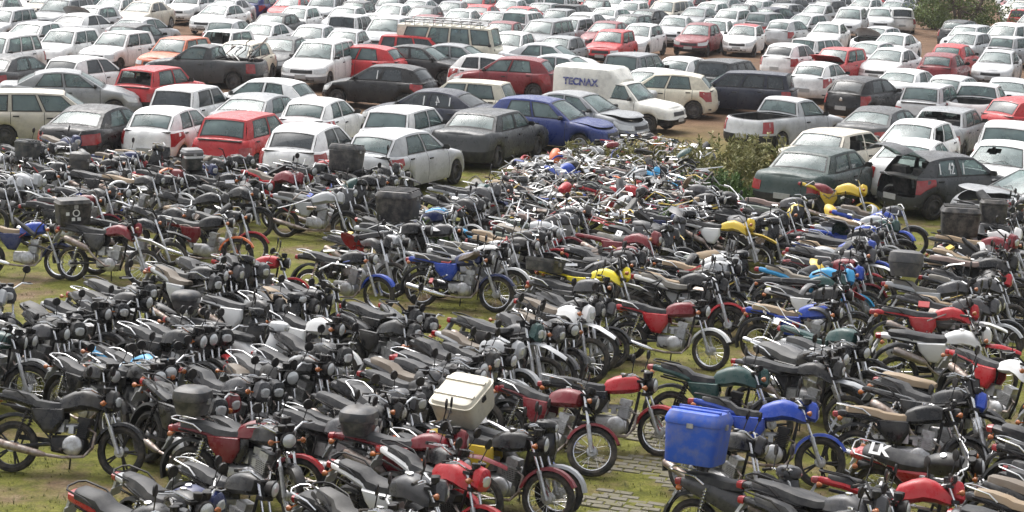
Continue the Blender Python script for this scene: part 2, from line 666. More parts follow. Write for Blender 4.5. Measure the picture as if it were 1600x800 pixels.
    for front, fname, gname in ((True, 'cabin_frame', 'windscreen'), (False, 'tailgate' if P['tail'] == 'hatch' else 'cabin_frame', 'rear_window')):
        v0, v1 = (0.03, 0.94) if front else (lo_r, 0.90)
        vv = [0.0, v0, 0.35, 0.65, v1, 1.0]
        if P['tail'] == 'van' and not front:
            continue
        ff = [1, .90, .6, .2, -.2, -.6, -.90, -1]
        for m_ in range(5):
            for k in range(7):
                hole = 1 <= m_ <= 3 and 1 <= k <= 5
                if not hole:
                    M(fname).add([screen_pt(ff[k], vv[m_], front), screen_pt(ff[k + 1], vv[m_], front),
                                  screen_pt(ff[k + 1], vv[m_ + 1], front), screen_pt(ff[k], vv[m_ + 1], front)], [(0, 1, 2, 3)])
        M(gname).grid([[screen_pt(f * 1.01, lerp(v0 - .01, v1 + .01, k / 4), front, 0.008) for f in ff[1:-1]] for k in range(5)])
        def sloop(fa, va, vz):
            fs_ = [lerp(fa, -fa, k / 6) for k in range(7)]
            pts = [(f, va) for f in fs_] + [(-fa, .35), (-fa, .65)] + [(f, vz) for f in fs_[::-1]] + [(fa, .65), (fa, .35)]
            return [screen_pt(f, v, front, -0.004) for f, v in pts]
        M('seal_' + gname).grid([sloop(.905, v0 - .004, v1 + .004), sloop(.865, v0 + .045, v1 - .035)], True)
    # ---- wiper
    if kind != 'minibus':
        wp = M('wiper')
        for (fa, fb, va) in ((0.55, -0.05, 0.42), (-0.15, -0.75, 0.30)):
            wp.tube([screen_pt(fa, 0.06, True, -0.012), screen_pt(lerp(fa, fb, .5), va * .45, True, -0.02), screen_pt(fb, 0.10, True, -0.012)], 0.008, 4)
    # ---- lamps, grille, plates sampled from the shell
    def patch(name, fs, ts, front, off, sgn=1):
        rows = []
        for t in ts:
            row = []
            for f in fs:
                x = fascia(f, front) if f <= 1 else (xs_f - (f - 1) if front else xs_r + (f - 1))
                p = surf(x, min(f, 1.0), t)
                # push outward
                g = max(0.0, min(1.0, (f - 0.55) / 0.45))
                nrm = Vector(((1 if front else -1) * (1 - g * 0.8), g, 0.12)).normalized()
                p += nrm * off
                row.append(Vector((p.x, p.y * sgn, p.z)))
            rows.append(row)
        # closed rim so that the lamp has depth
        M(name).grid(rows)
        edge = rows[0] + [r_[-1] for r_ in rows[1:]] + rows[-1][-2::-1] + [r_[0] for r_ in rows[-2:0:-1]]
        inn = [p - Vector(((1 if front else -1) * (off + 0.012), 0, 0)) for p in edge]
        M(name).grid([edge, inn], True)
    if kind == 'minibus':
        hl, tl = ((0.62, 0.7, 0.8, 0.88), (0.50, 0.57, 0.64, 0.70)), ((0.86, 0.93, 0.98, 1.0), (0.40, 0.50, 0.60))
    elif boxy > 0.7:
        hl, tl = ((0.60, 0.72, 0.84, 0.97, 1.0), (0.60, 0.72, 0.85)), ((0.70, 0.80, 0.90, 0.98, 1.03), (0.48, 0.62, 0.78))
    else:
        hl, tl = ((0.56, 0.68, 0.80, 0.92, 0.98, 1.06), (0.58, 0.72, 0.86)), ((0.80, 0.88, 0.95, 1.0, 1.07), (0.50, 0.70, 0.92))
    if P['tail'] == 'boot' and boxy < 0.7:
        tl = ((0.66, 0.78, 0.88, 0.96, 1.04), (0.55, 0.72, 0.88))
    for s_, n_ in ((1, 'l'), (-1, 'r')):
        patch('headlight' + n_, hl[0], hl[1], True, 0.012, s_)
        patch('taillight' + n_, tl[0], tl[1], False, 0.012, s_)
    if kind != 'minibus':
        rg = []
        for t in (0.60, 0.72, 0.82):
            rg.append([Vector((surf(fascia(abs(f), True), abs(f), t).x + 0.008, surf(fascia(abs(f), True), abs(f), t).y * (1 if f >= 0 else -1),
                               surf(fascia(abs(f), True), abs(f), t).z)) for f in (0.5, .25, 0, -.25, -.5)])
        M('grille').grid(rg)
        rg = []
        for t in (0.12, 0.30):
            rg.append([Vector((surf(fascia(abs(f), True), abs(f), t).x + 0.008, surf(fascia(abs(f), True), abs(f), t).y * (1 if f >= 0 else -1),
                               surf(fascia(abs(f), True), abs(f), t).z)) for f in (0.6, .3, 0, -.3, -.6)])
        M('lower_grille').grid(rg)
    pz = surf(-a, 0, 0.34 if P['tail'] != 'hatch' else 0.36)
    M('number_plate').box((pz.x - 0.012, 0, pz.z + .02), (0.012, 0.40, 0.13))
    pf = surf(a, 0, 0.40)
    M('front_plate').box((pf.x + 0.014, 0, pf.z), (0.012, 0.40, 0.13))
    # ---- mirrors, handles
    for s_, n_ in ((1, 'l'), (-1, 'r')):
        mx = xc - 0.22 if kind != 'minibus' else 1.86
        pm = base(mx)
        M('mirror' + n_).loft([[(mx + dx_ * 1.0, s_ * (pm.y + 0.10 + yy * k), pm.z + 0.075 + zz * k) for yy, zz in
                                ((-.09, -.05), (.06, -.06), (.10, 0.0), (.06, .06), (-.08, .055))]
                               for dx_, k in ((0.05, 0.45), (0.02, 0.9), (-0.04, 1.0))])
        M('mirror' + n_).box((mx, s_ * (pm.y + 0.01), pm.z + 0.04), (0.06, 0.08, 0.05))
    for d, (da, db) in enumerate(doors):
        hp = surf(db + 0.13, 1.0, 0.80)
        for s_, n_ in ((1, ''), (-1, 'r')):
            M('handle%d%s' % (d, n_)).box((hp.x, s_ * (hp.y + 0.012), hp.z), (0.16, 0.026, 0.032))
    # ---- cabin inside, engine bay and underbody
    it = M('interior')
    flz = sill + 0.06
    it.box(((a + -a) / 2, 0, flz), (L * 0.90, b * 1.30, 0.06))
    if P['tail'] != 'bed':
        it.box(((xc + xr) / 2 - 0.05, 0, sill + 0.12), (xc - xr - 0.1, b * 1.72, 0.04))
    it.box((xc - 0.16, 0, P['hood'] - 0.14), (0.34, b * 1.55, 0.20))                   # dashboard
    it.box((lerp(xc, a, 0.42), 0, 0.48), ((a - xc) * 0.78, b * 1.10, 0.36))           # engine
    it.box((lerp(xc, a, 0.5), 0, 0.60), ((a - xc) * 0.5, b * 0.5, 0.14))
    sx0 = xc - 0.95 if kind != 'minibus' else 1.05
    srow = [sx0] + ([sx0 - 0.95] if P['tail'] in ('hatch', 'boot') else [])
    if kind == 'minibus':
        srow.append(0.15 - 0.9)
    for sx_ in srow:
        if sx_ < xr + 0.2:
            continue
        for sy in (0.36, -0.36):
            zf = sill + (0.16 if kind != 'minibus' else 0.5)
            it.box((sx_ + 0.24, sy, zf + 0.14), (0.50, 0.50, 0.16))
            it.box((sx_ - 0.06, sy, zf + 0.44), (0.14, 0.48, 0.62), Matrix.Rotation(-0.22, 3, 'Y'))
            if sx_ == sx0:
                it.box((sx_ - 0.16, sy, zf + 0.84), (0.09, 0.26, 0.17), Matrix.Rotation(-0.15, 3, 'Y'))
    if P['tail'] in ('hatch', 'boot') and kind != 'minibus':
        it.box((lerp(xr, xt, 0.3) + 0.12, 0, P['deck'] - 0.03), (0.5, b * 1.45, 0.03))    # parcel shelf
    it.lathe([(0.17, -0.012), (0.185, 0.0), (0.17, 0.012)], (0, 0, 0), 'X', 14, False)
    n_ = 14 * 3
    mt = Matrix.Translation((xc - 0.46, 0.36, P['hood'] + 0.0)) @ Matrix.Rotation(-0.5, 4, 'Y')
    it.v[-n_:] = [tuple(mt @ Vector(p)) for p in it.v[-n_:]]
    # ---- load bed / cargo box
    if P['tail'] == 'bed':
        bx0, bx1 = xr - 0.10, -a + 0.16
        bl = M('load_bed')
        zt = P['deck']
        hw0 = b * 0.885
        ins = 0.10
        # rails and inner faces
        prev = None
        for i, (x, f, k) in enumerate(st):
            if x <= xr + 1e-6 and k == 'S':
                p = surf(x, 1, 1.0)
                q = [Vector((p.x, p.y, p.z)), Vector((p.x, p.y - 0.06, p.z + 0.02)), Vector((p.x, p.y - 0.09, p.z)), Vector((p.x, p.y - 0.10, sill + 0.30))]
                if prev:
                    for s_ in (1, -1):
                        for m_ in range(3):
                            bl.add([(v.x, v.y * s_, v.z) for v in (prev[m_], q[m_], q[m_ + 1], prev[m_ + 1])], [(0, 1, 2, 3)])
                prev = q
        bl.box(((bx0 + bx1) / 2, 0, sill + 0.30), (bx0 - bx1, b * 1.7, 0.02))
        bl.box((bx0 + 0.03, 0, (sill + 0.3 + zt) / 2), (0.04, b * 1.66, zt - sill - 0.3))
        pr = [surf(fascia(f, False), f, 1.0) for f in (0.98, .8, .58, .22)]
        line = pr + [Vector((p.x, -p.y, p.z)) for p in pr[::-1]]
        bl.grid([line, [p + Vector((0.06, 0, 0.012)) for p in line], [p + Vector((0.07, 0, -0.02)) for p in line],
                 [Vector((p.x + 0.07, p.y, sill + 0.3)) for p in line]])
        # closing wall behind cab under window
        M('cabin_frame').grid([[(xr, y_, z_) for y_ in (-base(xr).y, 0, base(xr).y)] for z_ in (sill + 0.3, base(xr).z)])
    if P['tail'] == 'van':
        cb = M('cargo_box')
        x0, x1, zt = xr + 0.10, -a + 0.05, 1.86
        rings = []
        for x, k, dz in ((x0 + 0.42, 0.80, -0.36), (x0 + 0.16, 0.93, -0.05), (x0, 0.97, 0), (lerp(x0, x1, .5), 1.0, 0.012), (x1 + 0.12, 0.98, 0), (x1 + .02, 0.94, -0.05)):
            hw = b * 0.93 * k
            z0 = 0.90
            zz = zt + dz
            if k == 0.80:
                z0 = 1.40
                hw = b * 0.70
            rr = 0.12
            rings.append([(x, -hw - .03, z0), (x, -hw, zz - rr * 1.6), (x, -hw + rr * .35, zz - rr * .5), (x, -hw + rr * 1.1, zz),
                          (x, 0, zz + 0.03), (x, hw - rr * 1.1, zz), (x, hw - rr * .35, zz - rr * .5), (x, hw, zz - rr * 1.6), (x, hw + .03, z0)])
        cb.loft(rings)
        cb.box((x1 + 0.06, 0, 1.0), (0.08, b * 1.7, 0.4))
    if kind == 'minibus':
        rk = M('roof_rack')
        for y_ in (-0.62, 0.62):
            rk.tube([(1.4, y_, H + 0.09), (-1.7, y_, H + 0.09)], 0.022, 5)
            rk.tube([(1.4, y_, H + 0.20), (-1.7, y_, H + 0.20)], 0.022, 5)
        for k in range(9):
            x = 1.4 - k * 3.1 / 8
            rk.tube([(x, -0.62, H + 0.20), (x, -0.62, H - 0.06)], 0.016, 4)
            rk.tube([(x, 0.62, H + 0.20), (x, 0.62, H - 0.06)], 0.016, 4)
            rk.box((x, 0, H + 0.085), (0.10, 1.26, 0.02))
    return parts


def wheel_meshes(r, w, style):
    t = MB()
    t.lathe([(r * 0.66, -w / 2 + .015), (r * 0.80, -w / 2), (r * 0.93, -w / 2 + 0.012), (r, -w / 2 + 0.04), (r, w / 2 - 0.04),
             (r * 0.93, w / 2 - 0.012), (r * 0.80, w / 2), (r * 0.66, w / 2 - 0.015)], n=22, cap=False)
    m = MB()
    m.lathe([(r * 0.67, -w / 2 + .02), (r * 0.67, w / 2 - 0.012), (r * 0.62, w / 2 - 0.004), (r * 0.58, w / 2 - 0.03)], n=22, cap=False)
    m.lathe([(r * 0.585, 0.012), (r * 0.30, 0.028), (r * 0.16, 0.05), (0.001, 0.055)], n=22, cap=False)
    n = 5 if style == 'alloy' else 9
    for k in range(n):
        a = 2 * math.pi * k / n
        if style == 'alloy':
            m.box((math.cos(a) * r * 0.38, w / 2 - 0.028, math.sin(a) * r * 0.38), (r * 0.52, 0.04, r * 0.17), Matrix.Rotation(-a, 3, 'Y'))
        else:
            m.lathe([(0.03, 0.028), (0.028, 0.036)], (math.cos(a) * r * 0.46, 0, math.sin(a) * r * 0.46), n=6)
    return t.mesh('tyre', RUBBER), m.mesh('rim', ALLOY if style == 'alloy' else STEELW)


CARMAT = dict(body=PAINT, hood=PAINT, tailgate=PAINT, boot_lid=PAINT, rear_door=PAINT, roof=PAINT, cabin_frame=PAINT, cargo_box=PAINT,
              load_bed=PLASTIC, interior=INTERIOR, grille=TRIM, lower_grille=TRIM, door_gap=TRIM, window_seal=TRIM, screen_seal=TRIM,
              wiper=TRIM, number_plate=PLATE, front_plate=PLATE, windscreen=GLASS, rear_window=GLASS, roof_rack=ALLOY,
              front_bumper=PAINT, rear_bumper=PAINT)
CARNAME = dict(front_plate='number_plate', screen_seal='window_seal')
CAR_PROTO = {}
DARKBUMP = {'boxy_hatchback', 'boxy_saloon', 'pickup', 'delivery_van'}


def car_proto(kind):
    if kind in CAR_PROTO:
        return CAR_PROTO[kind]
    specs = []
    for key, mb in car_parts(kind).items():
        base_ = key.rstrip('0123456789') if not key.startswith(('door', 'side', 'handle')) else key
        mat = CARMAT.get(key)
        nm = CARNAME.get(key, key)
        par = None
        if key.startswith('door'):
            mat, nm = PAINT, 'door'
        elif key.startswith('gap'):
            mat, nm = TRIM, 'door_gap'
        elif key.startswith('seal_'):
            mat, nm, par = TRIM, 'window_seal', key[5:]
            if key == 'seal_rear_window' and CARS[kind]['tail'] == 'hatch':
                par = 'tailgate'
        elif key.startswith('handle'):
            mat, nm, par = PLASTIC, 'door_handle', 'door' + key[6:]
        elif key.startswith('side_window'):
            mat, nm = GLASS, 'side_window'
        elif key.startswith('headlight'):
            mat, nm = CLEARLAMP, 'headlight'
        elif key.startswith('taillight'):
            mat, nm = REDLAMP, 'taillight'
        elif key.startswith('mirror'):
            mat, nm = PLASTIC, 'mirror'
        elif key == 'rear_window' and CARS[kind]['tail'] == 'hatch':
            par = 'tailgate'
        elif key == 'wiper':
            par = None
        if key in ('front_bumper', 'rear_bumper') and kind in DARKBUMP:
            mat = PLASTIC
        specs.append((key, nm, mb.mesh(kind + '_' + key, mat, 32), par))
    specs.sort(key=lambda s: 0 if s[3] is None else (1 if not s[0].startswith('seal') else 2))
    P = CARS[kind]
    wh = {s: wheel_meshes(P['r'], 0.18, s) for s in ('alloy', 'steel')}
    CAR_PROTO[kind] = (specs, wh)
    return CAR_PROTO[kind]


FAR_SKIP = {'wiper', 'door_gap', 'front_plate', 'window_seal'}
TINTED = {}


def tinted_mesh(me):
    if me.name not in TINTED:
        c = me.copy()
        c.materials.clear()
        c.materials.append(GLASSDARK)
        TINTED[me.name] = c
    return TINTED[me.name]


def place_car(kind, loc, heading, color, label, group=None, far=False, tint=False, skip=(), hood=0.0, gate=0.0, wheels='steel',
              cat=None, roll=0.0, bumper=None, roofcol=None, flat=()):
    P = CARS[kind]
    root = bpy.data.objects.new({'saloon': 'saloon_car', 'boxy_saloon': 'saloon_car', 'hatchback': 'hatchback_car', 'estate': 'estate_car',
                                 'boxy_hatchback': 'hatchback_car', 'compact_hatchback': 'hatchback_car', 'pickup': 'pickup_truck',
                                 'suv': 'sport_utility_car'}.get(kind, kind), None)
    COL.objects.link(root)
    root.empty_display_size = 0.3
    root.location = loc
    root.rotation_euler = (roll, 0, math.radians(heading))
    tag(root, label, cat or {'pickup': 'pickup', 'delivery_van': 'van', 'minibus': 'van'}.get(kind, 'car'), group)
    specs, wh = car_proto(kind)
    made = {}
    for key, nm, me, par in specs:
        if key in skip or (par in skip) or (far and (key in FAR_SKIP or key.startswith(('gap', 'seal_side', 'handle')))):
            continue
        if tint and ('window' in key and 'seal' not in key) and (tint == 'all' or key != 'windscreen'):
            me = tinted_mesh(me)
        c = color
        if bumper and 'bumper' in key:
            c = bumper
        if roofcol and key in ('roof',):
            c = roofcol
        o = mesh_obj(nm, me, made.get(par, root), c)
        made[key] = o
        if key == 'hood' and hood:
            o.matrix_local = Matrix.Translation((P['cowl'], 0, P['hood'])) @ Matrix.Rotation(-hood, 4, 'Y') @ Matrix.Translation((-P['cowl'], 0, -P['hood']))
        if key == 'tailgate' and gate:
            px_, pz_ = P['rtop'], P['H'] - 0.10
            o.matrix_local = Matrix.Translation((px_, 0, pz_)) @ Matrix.Rotation(gate, 4, 'Y') @ Matrix.Translation((-px_, 0, -pz_))
    tm, rm = wh[wheels]
    i = 0
    for xa in P['ax']:
        for s in (1, -1):
            if i in flat:
                i += 1
                continue
            o = mesh_obj('wheel', tm, root)
            o.location = (xa, s * (P['W'] / 2 - 0.105), P['r'])
            if s < 0:
                o.rotation_euler = (0, 0, math.pi)
            mesh_obj('rim', rm, o)
            i += 1
    return root, made
# ------------------------------------------------------------------ motorcycles
def sring(x, zc, w, h, n=12, e=2.6, top=1.0):
    """superellipse ring in a plane of constant x"""
    out = []
    for k in range(n):
        a = 2 * math.pi * k / n
        c, s = math.cos(a), math.sin(a)
        y = w * math.copysign(abs(c) ** (2 / e), c)
        z = h * math.copysign(abs(s) ** (2 / e), s)
        if z > 0:
            y *= top
        out.append((x, y, zc + z))
    return out


def arc_fender(cx, cz, r, a0, a1, w, n=10, drop=0.03):
    rows = []
    for k in range(n + 1):
        a = math.radians(lerp(a0, a1, k / n))
        row = []
        for f in (-1, -0.85, -0.4, 0, 0.4, 0.85, 1):
            rr = r + 0.012 * (1 - f * f) - (drop if abs(f) == 1 else 0)
            row.append((cx + rr * math.cos(a), f * w, cz + rr * math.sin(a)))
        rows.append(row)
    return MB().grid(rows)


def moto_wheel(r, w, style, rimmat):
    t = MB().lathe([(r - 0.075, -w * .36), (r - 0.045, -w / 2), (r - 0.012, -w * .36), (r, -w * .12), (r, w * .12), (r - 0.012, w * .36),
                    (r - 0.045, w / 2), (r - 0.075, w * .36)], n=24, cap=False)
    rim = MB().lathe([(r - 0.068, -w * .36), (r - 0.085, -w * .30), (r - 0.092, 0), (r - 0.085, w * .30), (r - 0.068, w * .36)], n=24, cap=False)
    hub = MB().lathe([(0.02, -0.075), (0.062, -0.07), (0.068, -0.055), (0.035, -0.04), (0.035, 0.04), (0.068, 0.055), (0.062, 0.07), (0.02, 0.075)], n=14)
    sp = MB()
    if style == 'spoke':
        n = 20
        for k in range(n):
            a = 2 * math.pi * k / n
            s = 1 if k % 2 else -1
            a2 = a + s * 0.35 * (1 if k % 4 < 2 else -1)
            p = Vector((0.06 * math.cos(a2), s * 0.055, 0.06 * math.sin(a2)))
            q = Vector(((r - 0.088) * math.cos(a), 0, (r - 0.088) * math.sin(a)))
            sp.tube([p, q], 0.0028, 3, False)
    else:
        for k in range(5):
            a = 2 * math.pi * k / 5
            for d in (-0.10, 0.10):
                sp.tube([(0.04 * math.cos(a), 0, 0.04 * math.sin(a)), ((r - .085) * math.cos(a + d), 0, (r - .085) * math.sin(a + d))], [0.016, 0.012], 5, False)
    return (t.mesh('tyre', RUBBER), rim.mesh('wheel_rim', rimmat), hub.mesh('hub', CAST), sp.mesh('spokes', CHROME if style == 'spoke' else rimmat))


def moto_proto(kind):
    """list of (key, name, mesh, parent key, steered?, colour slot)"""
    S = []
    trail = kind == 'trail'
    cub = kind == 'cub'
    naked = kind == 'naked'
    comm = kind == 'commuter'
    rf, rr_ = (0.335, 0.305) if trail else ((0.28, 0.28) if cub else (0.305, 0.30))
    lift = 0.10 if trail else 0.0
    xf, xr = (0.70, -0.66) if trail else ((0.60, -0.60) if cub else (0.655, -0.64))

    def add(key, name, mb, mat, par=None, steer=False, slot=None, smooth=40):
        S.append((key, name, mb.mesh('motorcycle_' + kind + '_' + key, mat, smooth), par, steer, slot))
    # --- wheels
    style = 'mag' if naked or comm else 'spoke'
    rimmat = BLACKMETAL if naked else (ALLOY if comm else CHROME)
    fw = moto_wheel(rf, 0.085, style, rimmat)
    rw = moto_wheel(rr_, 0.105, style, rimmat)
    for nm, x, r, ms, st in (('front', xf, rf, fw, True), ('rear', xr, rr_, rw, False)):
        T = Matrix.Translation((x, 0, r))
        for me in ms:
            me.transform(T)
        S.append((nm + '_wheel', nm + '_wheel', ms[0], None, st, None))
        S.append((nm + '_rim', 'wheel_rim', ms[1], nm + '_wheel', st, None))
        S.append((nm + '_hub', 'hub', ms[2], nm + '_wheel', st, None))
        S.append((nm + '_spokes', 'spokes', ms[3], nm + '_wheel', st, None))
    # --- steering axis
    top = Vector((0.385 if not cub else 0.34, 0, 0.93 + lift))
    ax = (top - Vector((xf, 0, rf)))
    for s, n_ in ((1, 'l'), (-1, 'r')):
        y = 0.088 * s
        lo, hi = Vector((xf, y, rf)), Vector((top.x, y, top.z))
        add('fork_leg' + n_, 'fork_leg', MB().tube([lo + Vector((0, 0, -0.02)), lo.lerp(hi, 0.42)], 0.026, 7)
            .tube([lo.lerp(hi, 0.40), lo.lerp(hi, 0.47)], 0.030, 7), CAST, None, True)
        add('fork_tube' + n_, 'fork_tube', MB().tube([lo.lerp(hi, 0.45), hi], 0.0165 if not trail else 0.02, 7), CHROME, 'fork_leg' + n_, True)
    add('fork_yoke', 'fork_yoke', MB().box(top, (0.09, 0.22, 0.03)).box(top - ax.normalized() * 0.17, (0.09, 0.22, 0.04)).tube([top, top - ax.normalized() * .17], .03, 8), BLACKMETAL, None, True)
    hz = top.z + (0.16 if trail else 0.10)
    hb = MB()
    pts = [(top.x - 0.14, 0.37, hz - 0.02), (top.x - 0.06, 0.25, hz), (top.x + 0.02, 0.11, top.z + 0.03), (top.x + 0.02, -0.11, top.z + 0.03),
           (top.x - 0.06, -0.25, hz), (top.x - 0.14, -0.37, hz - 0.02)]
    hb.tube(pts, 0.0125, 6)
    add('handlebar', 'handlebar', hb, CHROME if not trail else BLACKMETAL, None, True)
    for s, n_ in ((1, 'l'), (-1, 'r')):
        add('grip' + n_, 'grip', MB().tube([(top.x - 0.145, s * 0.385, hz - 0.022), (top.x - 0.09, s * 0.27, hz - 0.004)], 0.019, 7), RUBBER, 'handlebar', True)
        add('lever' + n_, 'brake_lever', MB().tube([(top.x - 0.03, s * 0.24, hz), (top.x - 0.02, s * 0.29, hz - .01), (top.x - 0.09, s * 0.40, hz - 0.02)], 0.008, 4), CAST, 'handlebar', True)
        mst = MB().tube([(top.x - 0.07, s * 0.25, hz), (top.x - 0.04, s * 0.29, hz + 0.16)], 0.007, 4)
        add('mirror_stalk' + n_, 'mirror', mst.lathe([(0.03, -0.014), (0.062, -0.008), (0.058, 0.010), (0.02, 0.014)], (top.x - 0.045, s * 0.30, hz + 0.20), 'X', 10), BLACKMETAL, 'handlebar', True)
    # --- headlight and clocks
    hx = top.x + 0.15
    hzl = top.z - 0.045
    if not cub:
        if trail or naked or comm:
            rows = []
            for x, w, h in ((hx + 0.05, .085, .075), (hx + 0.02, .125, .12), (hx - 0.07, .115, .125), (hx - 0.12, .05, .07)):
                rows.append(sring(x, hzl + (0.02 if x < hx else 0), w, h, 12, 3.2, 0.8))
            add('headlight', 'headlight', MB().loft(rows), BPAINT, None, True, 'tank')
            add('lens', 'lens', MB().loft([sring(hx + 0.045, hzl - 0.005, .078, .065, 12, 3.0), sring(hx + 0.062, hzl - 0.005, .05, .045, 12, 3.0)]), CLEARLAMP, 'headlight', True)
        else:
            add('headlight', 'headlight', MB().lathe([(0.03, -0.10), (0.075, -0.075), (0.092, -0.02), (0.095, 0.01), (0.088, 0.018)], (hx, 0, hzl), 'X', 16), BLACKMETAL, None, True)
            add('lens', 'lens', MB().lathe([(0.086, 0.012), (0.065, 0.032), (0.03, 0.042), (0.001, 0.045)], (hx, 0, hzl), 'X', 16, False), CLEARLAMP, 'headlight', True)
        cl = MB()
        for s in (0.052, -0.052):
            cl.lathe([(0.035, -0.05), (0.046, -0.02), (0.048, 0.02), (0.042, 0.025)], (top.x + 0.065, s, top.z + 0.09), 'Z', 10)
        add('clocks', 'instrument_clocks', cl.box((top.x + .06, 0, top.z + .06), (.07, .12, .05)), BLACKMETAL, None, True)
        for s, n_ in ((1, 'l'), (-1, 'r')):
            add('indicatorf' + n_, 'indicator', MB().lathe([(0.014, -0.04), (0.034, -0.01), (0.034, 0.008), (0.02, 0.02)], (hx - 0.05, s * 0.19, hzl - 0.02), 'X', 8)
                .tube([(hx - .06, s * .09, hzl - .02), (hx - .06, s * .17, hzl - .02)], 0.009, 4), AMBER, None, True)
    # --- front fender
    if trail:
        rows = []
        for x, w, dz in ((xf + 0.34, .03, -.055), (xf + 0.26, .062, -.02), (xf + 0.05, .08, 0.045), (xf - 0.16, .07, 0.06), (xf - 0.26, .04, 0.02)):
            z = 0.80 + dz
            rows.append([(x, -w, z - .03), (x, -w * .6, z), (x, 0, z + 0.014), (x, w * .6, z), (x, w, z - .03)])
        add('front_fender', 'front_fender', MB().grid(rows), BPAINT, None, True, 'fender')
    else:
        f = arc_fender(xf, rf, rf + 0.035, 30 if not cub else 10, 168, 0.062 if not cub else .07)
        for s in (1, -1):
            f.tube([(xf + 0.02, s * 0.07, rf + 0.03), (xf - 0.16, s * .066, rf + 0.28)], 0.007, 4)
        add('front_fender', 'front_fender', f, BPAINT, None, True, 'fender')
    # --- frame
    zt = 0.74 + lift
    if not cub:
        fr = MB()
        fr.tube([(top.x - 0.03, 0, top.z - 0.08), (0.05, 0, zt + 0.02), (-0.18, 0, zt - 0.02)], 0.024, 6)
        fr.tube([(top.x - 0.03, 0, top.z - 0.14), (0.31, 0, 0.48), (0.24, 0, 0.26)], 0.019, 6)
        for s in (1, -1):
            fr.tube([(-0.18, s * 0.09, zt - 0.04), (-0.60, s * 0.105, zt + 0.02), (-0.80, s * 0.09, zt + 0.05)], 0.014, 5)
            fr.tube([(-0.16, s * 0.09, zt - 0.04), (-0.18, s * 0.10, 0.40), (-0.10, s * 0.10, 0.28), (0.24, s * 0.05, 0.26)], 0.015, 5)
            fr.tube([(-0.18, s * 0.10, 0.42), (-0.50, s * 0.105, zt)], 0.012, 5)
        add('frame', 'frame', fr, BLACKMETAL)
    else:
        fr = MB().tube([(top.x - .02, 0, top.z - .1), (0.16, 0, 0.50), (-0.10, 0, 0.46), (-0.34, 0, 0.62), (-0.70, 0, .70)], 0.035, 6)
        add('frame', 'frame', fr, BLACKMETAL)
    sa = MB()
    for s in (1, -1):
        sa.tube([(-0.14, s * 0.09, 0.36), (xr, s * 0.10, rr_)], 0.02, 5)
    add('swing_arm', 'swing_arm', sa.tube([(-0.14, .1, .36), (-.14, -.1, .36)], .025, 6), BLACKMETAL)
    for s, n_ in ((1, 'l'), (-1, 'r')):
        a0, a1 = Vector((xr + 0.05, s * 0.125, rr_ + 0.03)), Vector((-0.47, s * 0.125, zt - 0.02))
        sh = MB().tube([a0, a1], 0.012, 5)
        for k in range(7):
            c = a0.lerp(a1, 0.35 + 0.55 * k / 6)
            d = (a1 - a0).normalized()
            sh.tube([c - d * 0.010, c + d * 0.010], 0.027, 7)
        add('shock' + n_, 'shock_absorber', sh, CHROME if not naked else BLACKMETAL)
    # --- engine
    en = MB()
    en.loft([sring(x, z, w, h, 12, 3.5) for x, z, w, h in ((-0.18, .36, .06, .06), (-0.16, .36, .11, .10), (0.0, .35, .125, .115), (0.16, .34, .125, .11), (0.23, .34, .10, .09), (.25, .34, .05, .05))])
    add('engine', 'engine', en, BLACKMETAL if naked else CAST)
    ec = MB().lathe([(0.118, 0.10), (0.118, 0.135), (0.10, 0.152), (0.04, 0.157), (0.001, 0.157)], (0.10, 0, 0.345), n=18, cap=False)
    ec.v = [(x, -y, z) for x, y, z in ec.v]
    add('clutch_cover', 'engine_cover', ec, CAST, 'engine')
    ec = MB().lathe([(0.105, 0.10), (0.105, 0.135), (0.085, 0.15), (0.001, 0.152)], (0.12, 0, 0.345), n=16, cap=False)
    add('dynamo_cover', 'engine_cover', ec, CAST, 'engine')
    cy = MB()
    if cub:
        for k in range(6):
            cy.box((0.28 + k * 0.022, 0, 0.37), (0.010, 0.15, 0.13))
        cy.box((0.32, 0, 0.37), (0.13, 0.11, 0.10)).box((0.42, 0, 0.38), (.06, .13, .12))
    else:
        d = Vector((0.14, 0, 0.99)).normalized()
        R_ = Matrix.Rotation(0.14, 3, 'Y')
        p0 = Vector((0.17, 0, 0.44))
        for k in range(7):
            cy.box(p0 + d * (0.015 + k * 0.021), (0.165, 0.185, 0.009), R_)
        cy.box(p0 + d * 0.09, (0.11, 0.13, 0.18), R_)
        cy.box(p0 + d * 0.205, (0.15, 0.15, 0.07), R_)
    add('cylinder', 'cylinder', cy, CAST if not naked else BLACKMETAL, 'engine')
    if not cub:
        add('carburettor', 'carburettor', MB().tube([(0.14, -.01, .58), (-0.02, -.01, .57)], .03, 7).box((0.05, -.02, .53), (.06, .08, .09)).box((-.10, 0, .57), (.14, .15, .15)), CAST)
    # --- exhaust on the right
    if trail:
        pts = [(0.25, -.04, .55), (0.33, -.07, .50), (0.28, -.10, .36), (0.05, -.165, .32), (-0.18, -.165, .46), (-0.30, -.165, .58)]
        mf = [(-0.28, -.165, .57), (-0.34, -.17, .60), (-0.72, -.18, .74), (-0.76, -.18, .75)]
        mr = [0.026, 0.055, 0.06, 0.04]
    else:
        pts = [(0.25, -.04, .56), (0.345, -.06, .50), (0.33, -.09, .33), (0.24, -.12, .225), (0.0, -.145, .205), (-0.22, -.155, .225)]
        mf = [(-0.20, -.155, .223), (-0.28, -.16, .235), (-0.55, -.165, .29), (-0.84, -.17, .35), (-0.87, -.17, .356)]
        mr = [0.024, 0.042, 0.05, 0.054, 0.035]
    add('exhaust_pipe', 'exhaust_pipe', MB().tube(pts, 0.019, 7), RUSTY)
    add('muffler', 'muffler', MB().tube(mf, mr, 10), CHROME if kind == 'standard' else RUSTY, 'exhaust_pipe')
    # --- tank, seat, side panels, tail
    n = 14
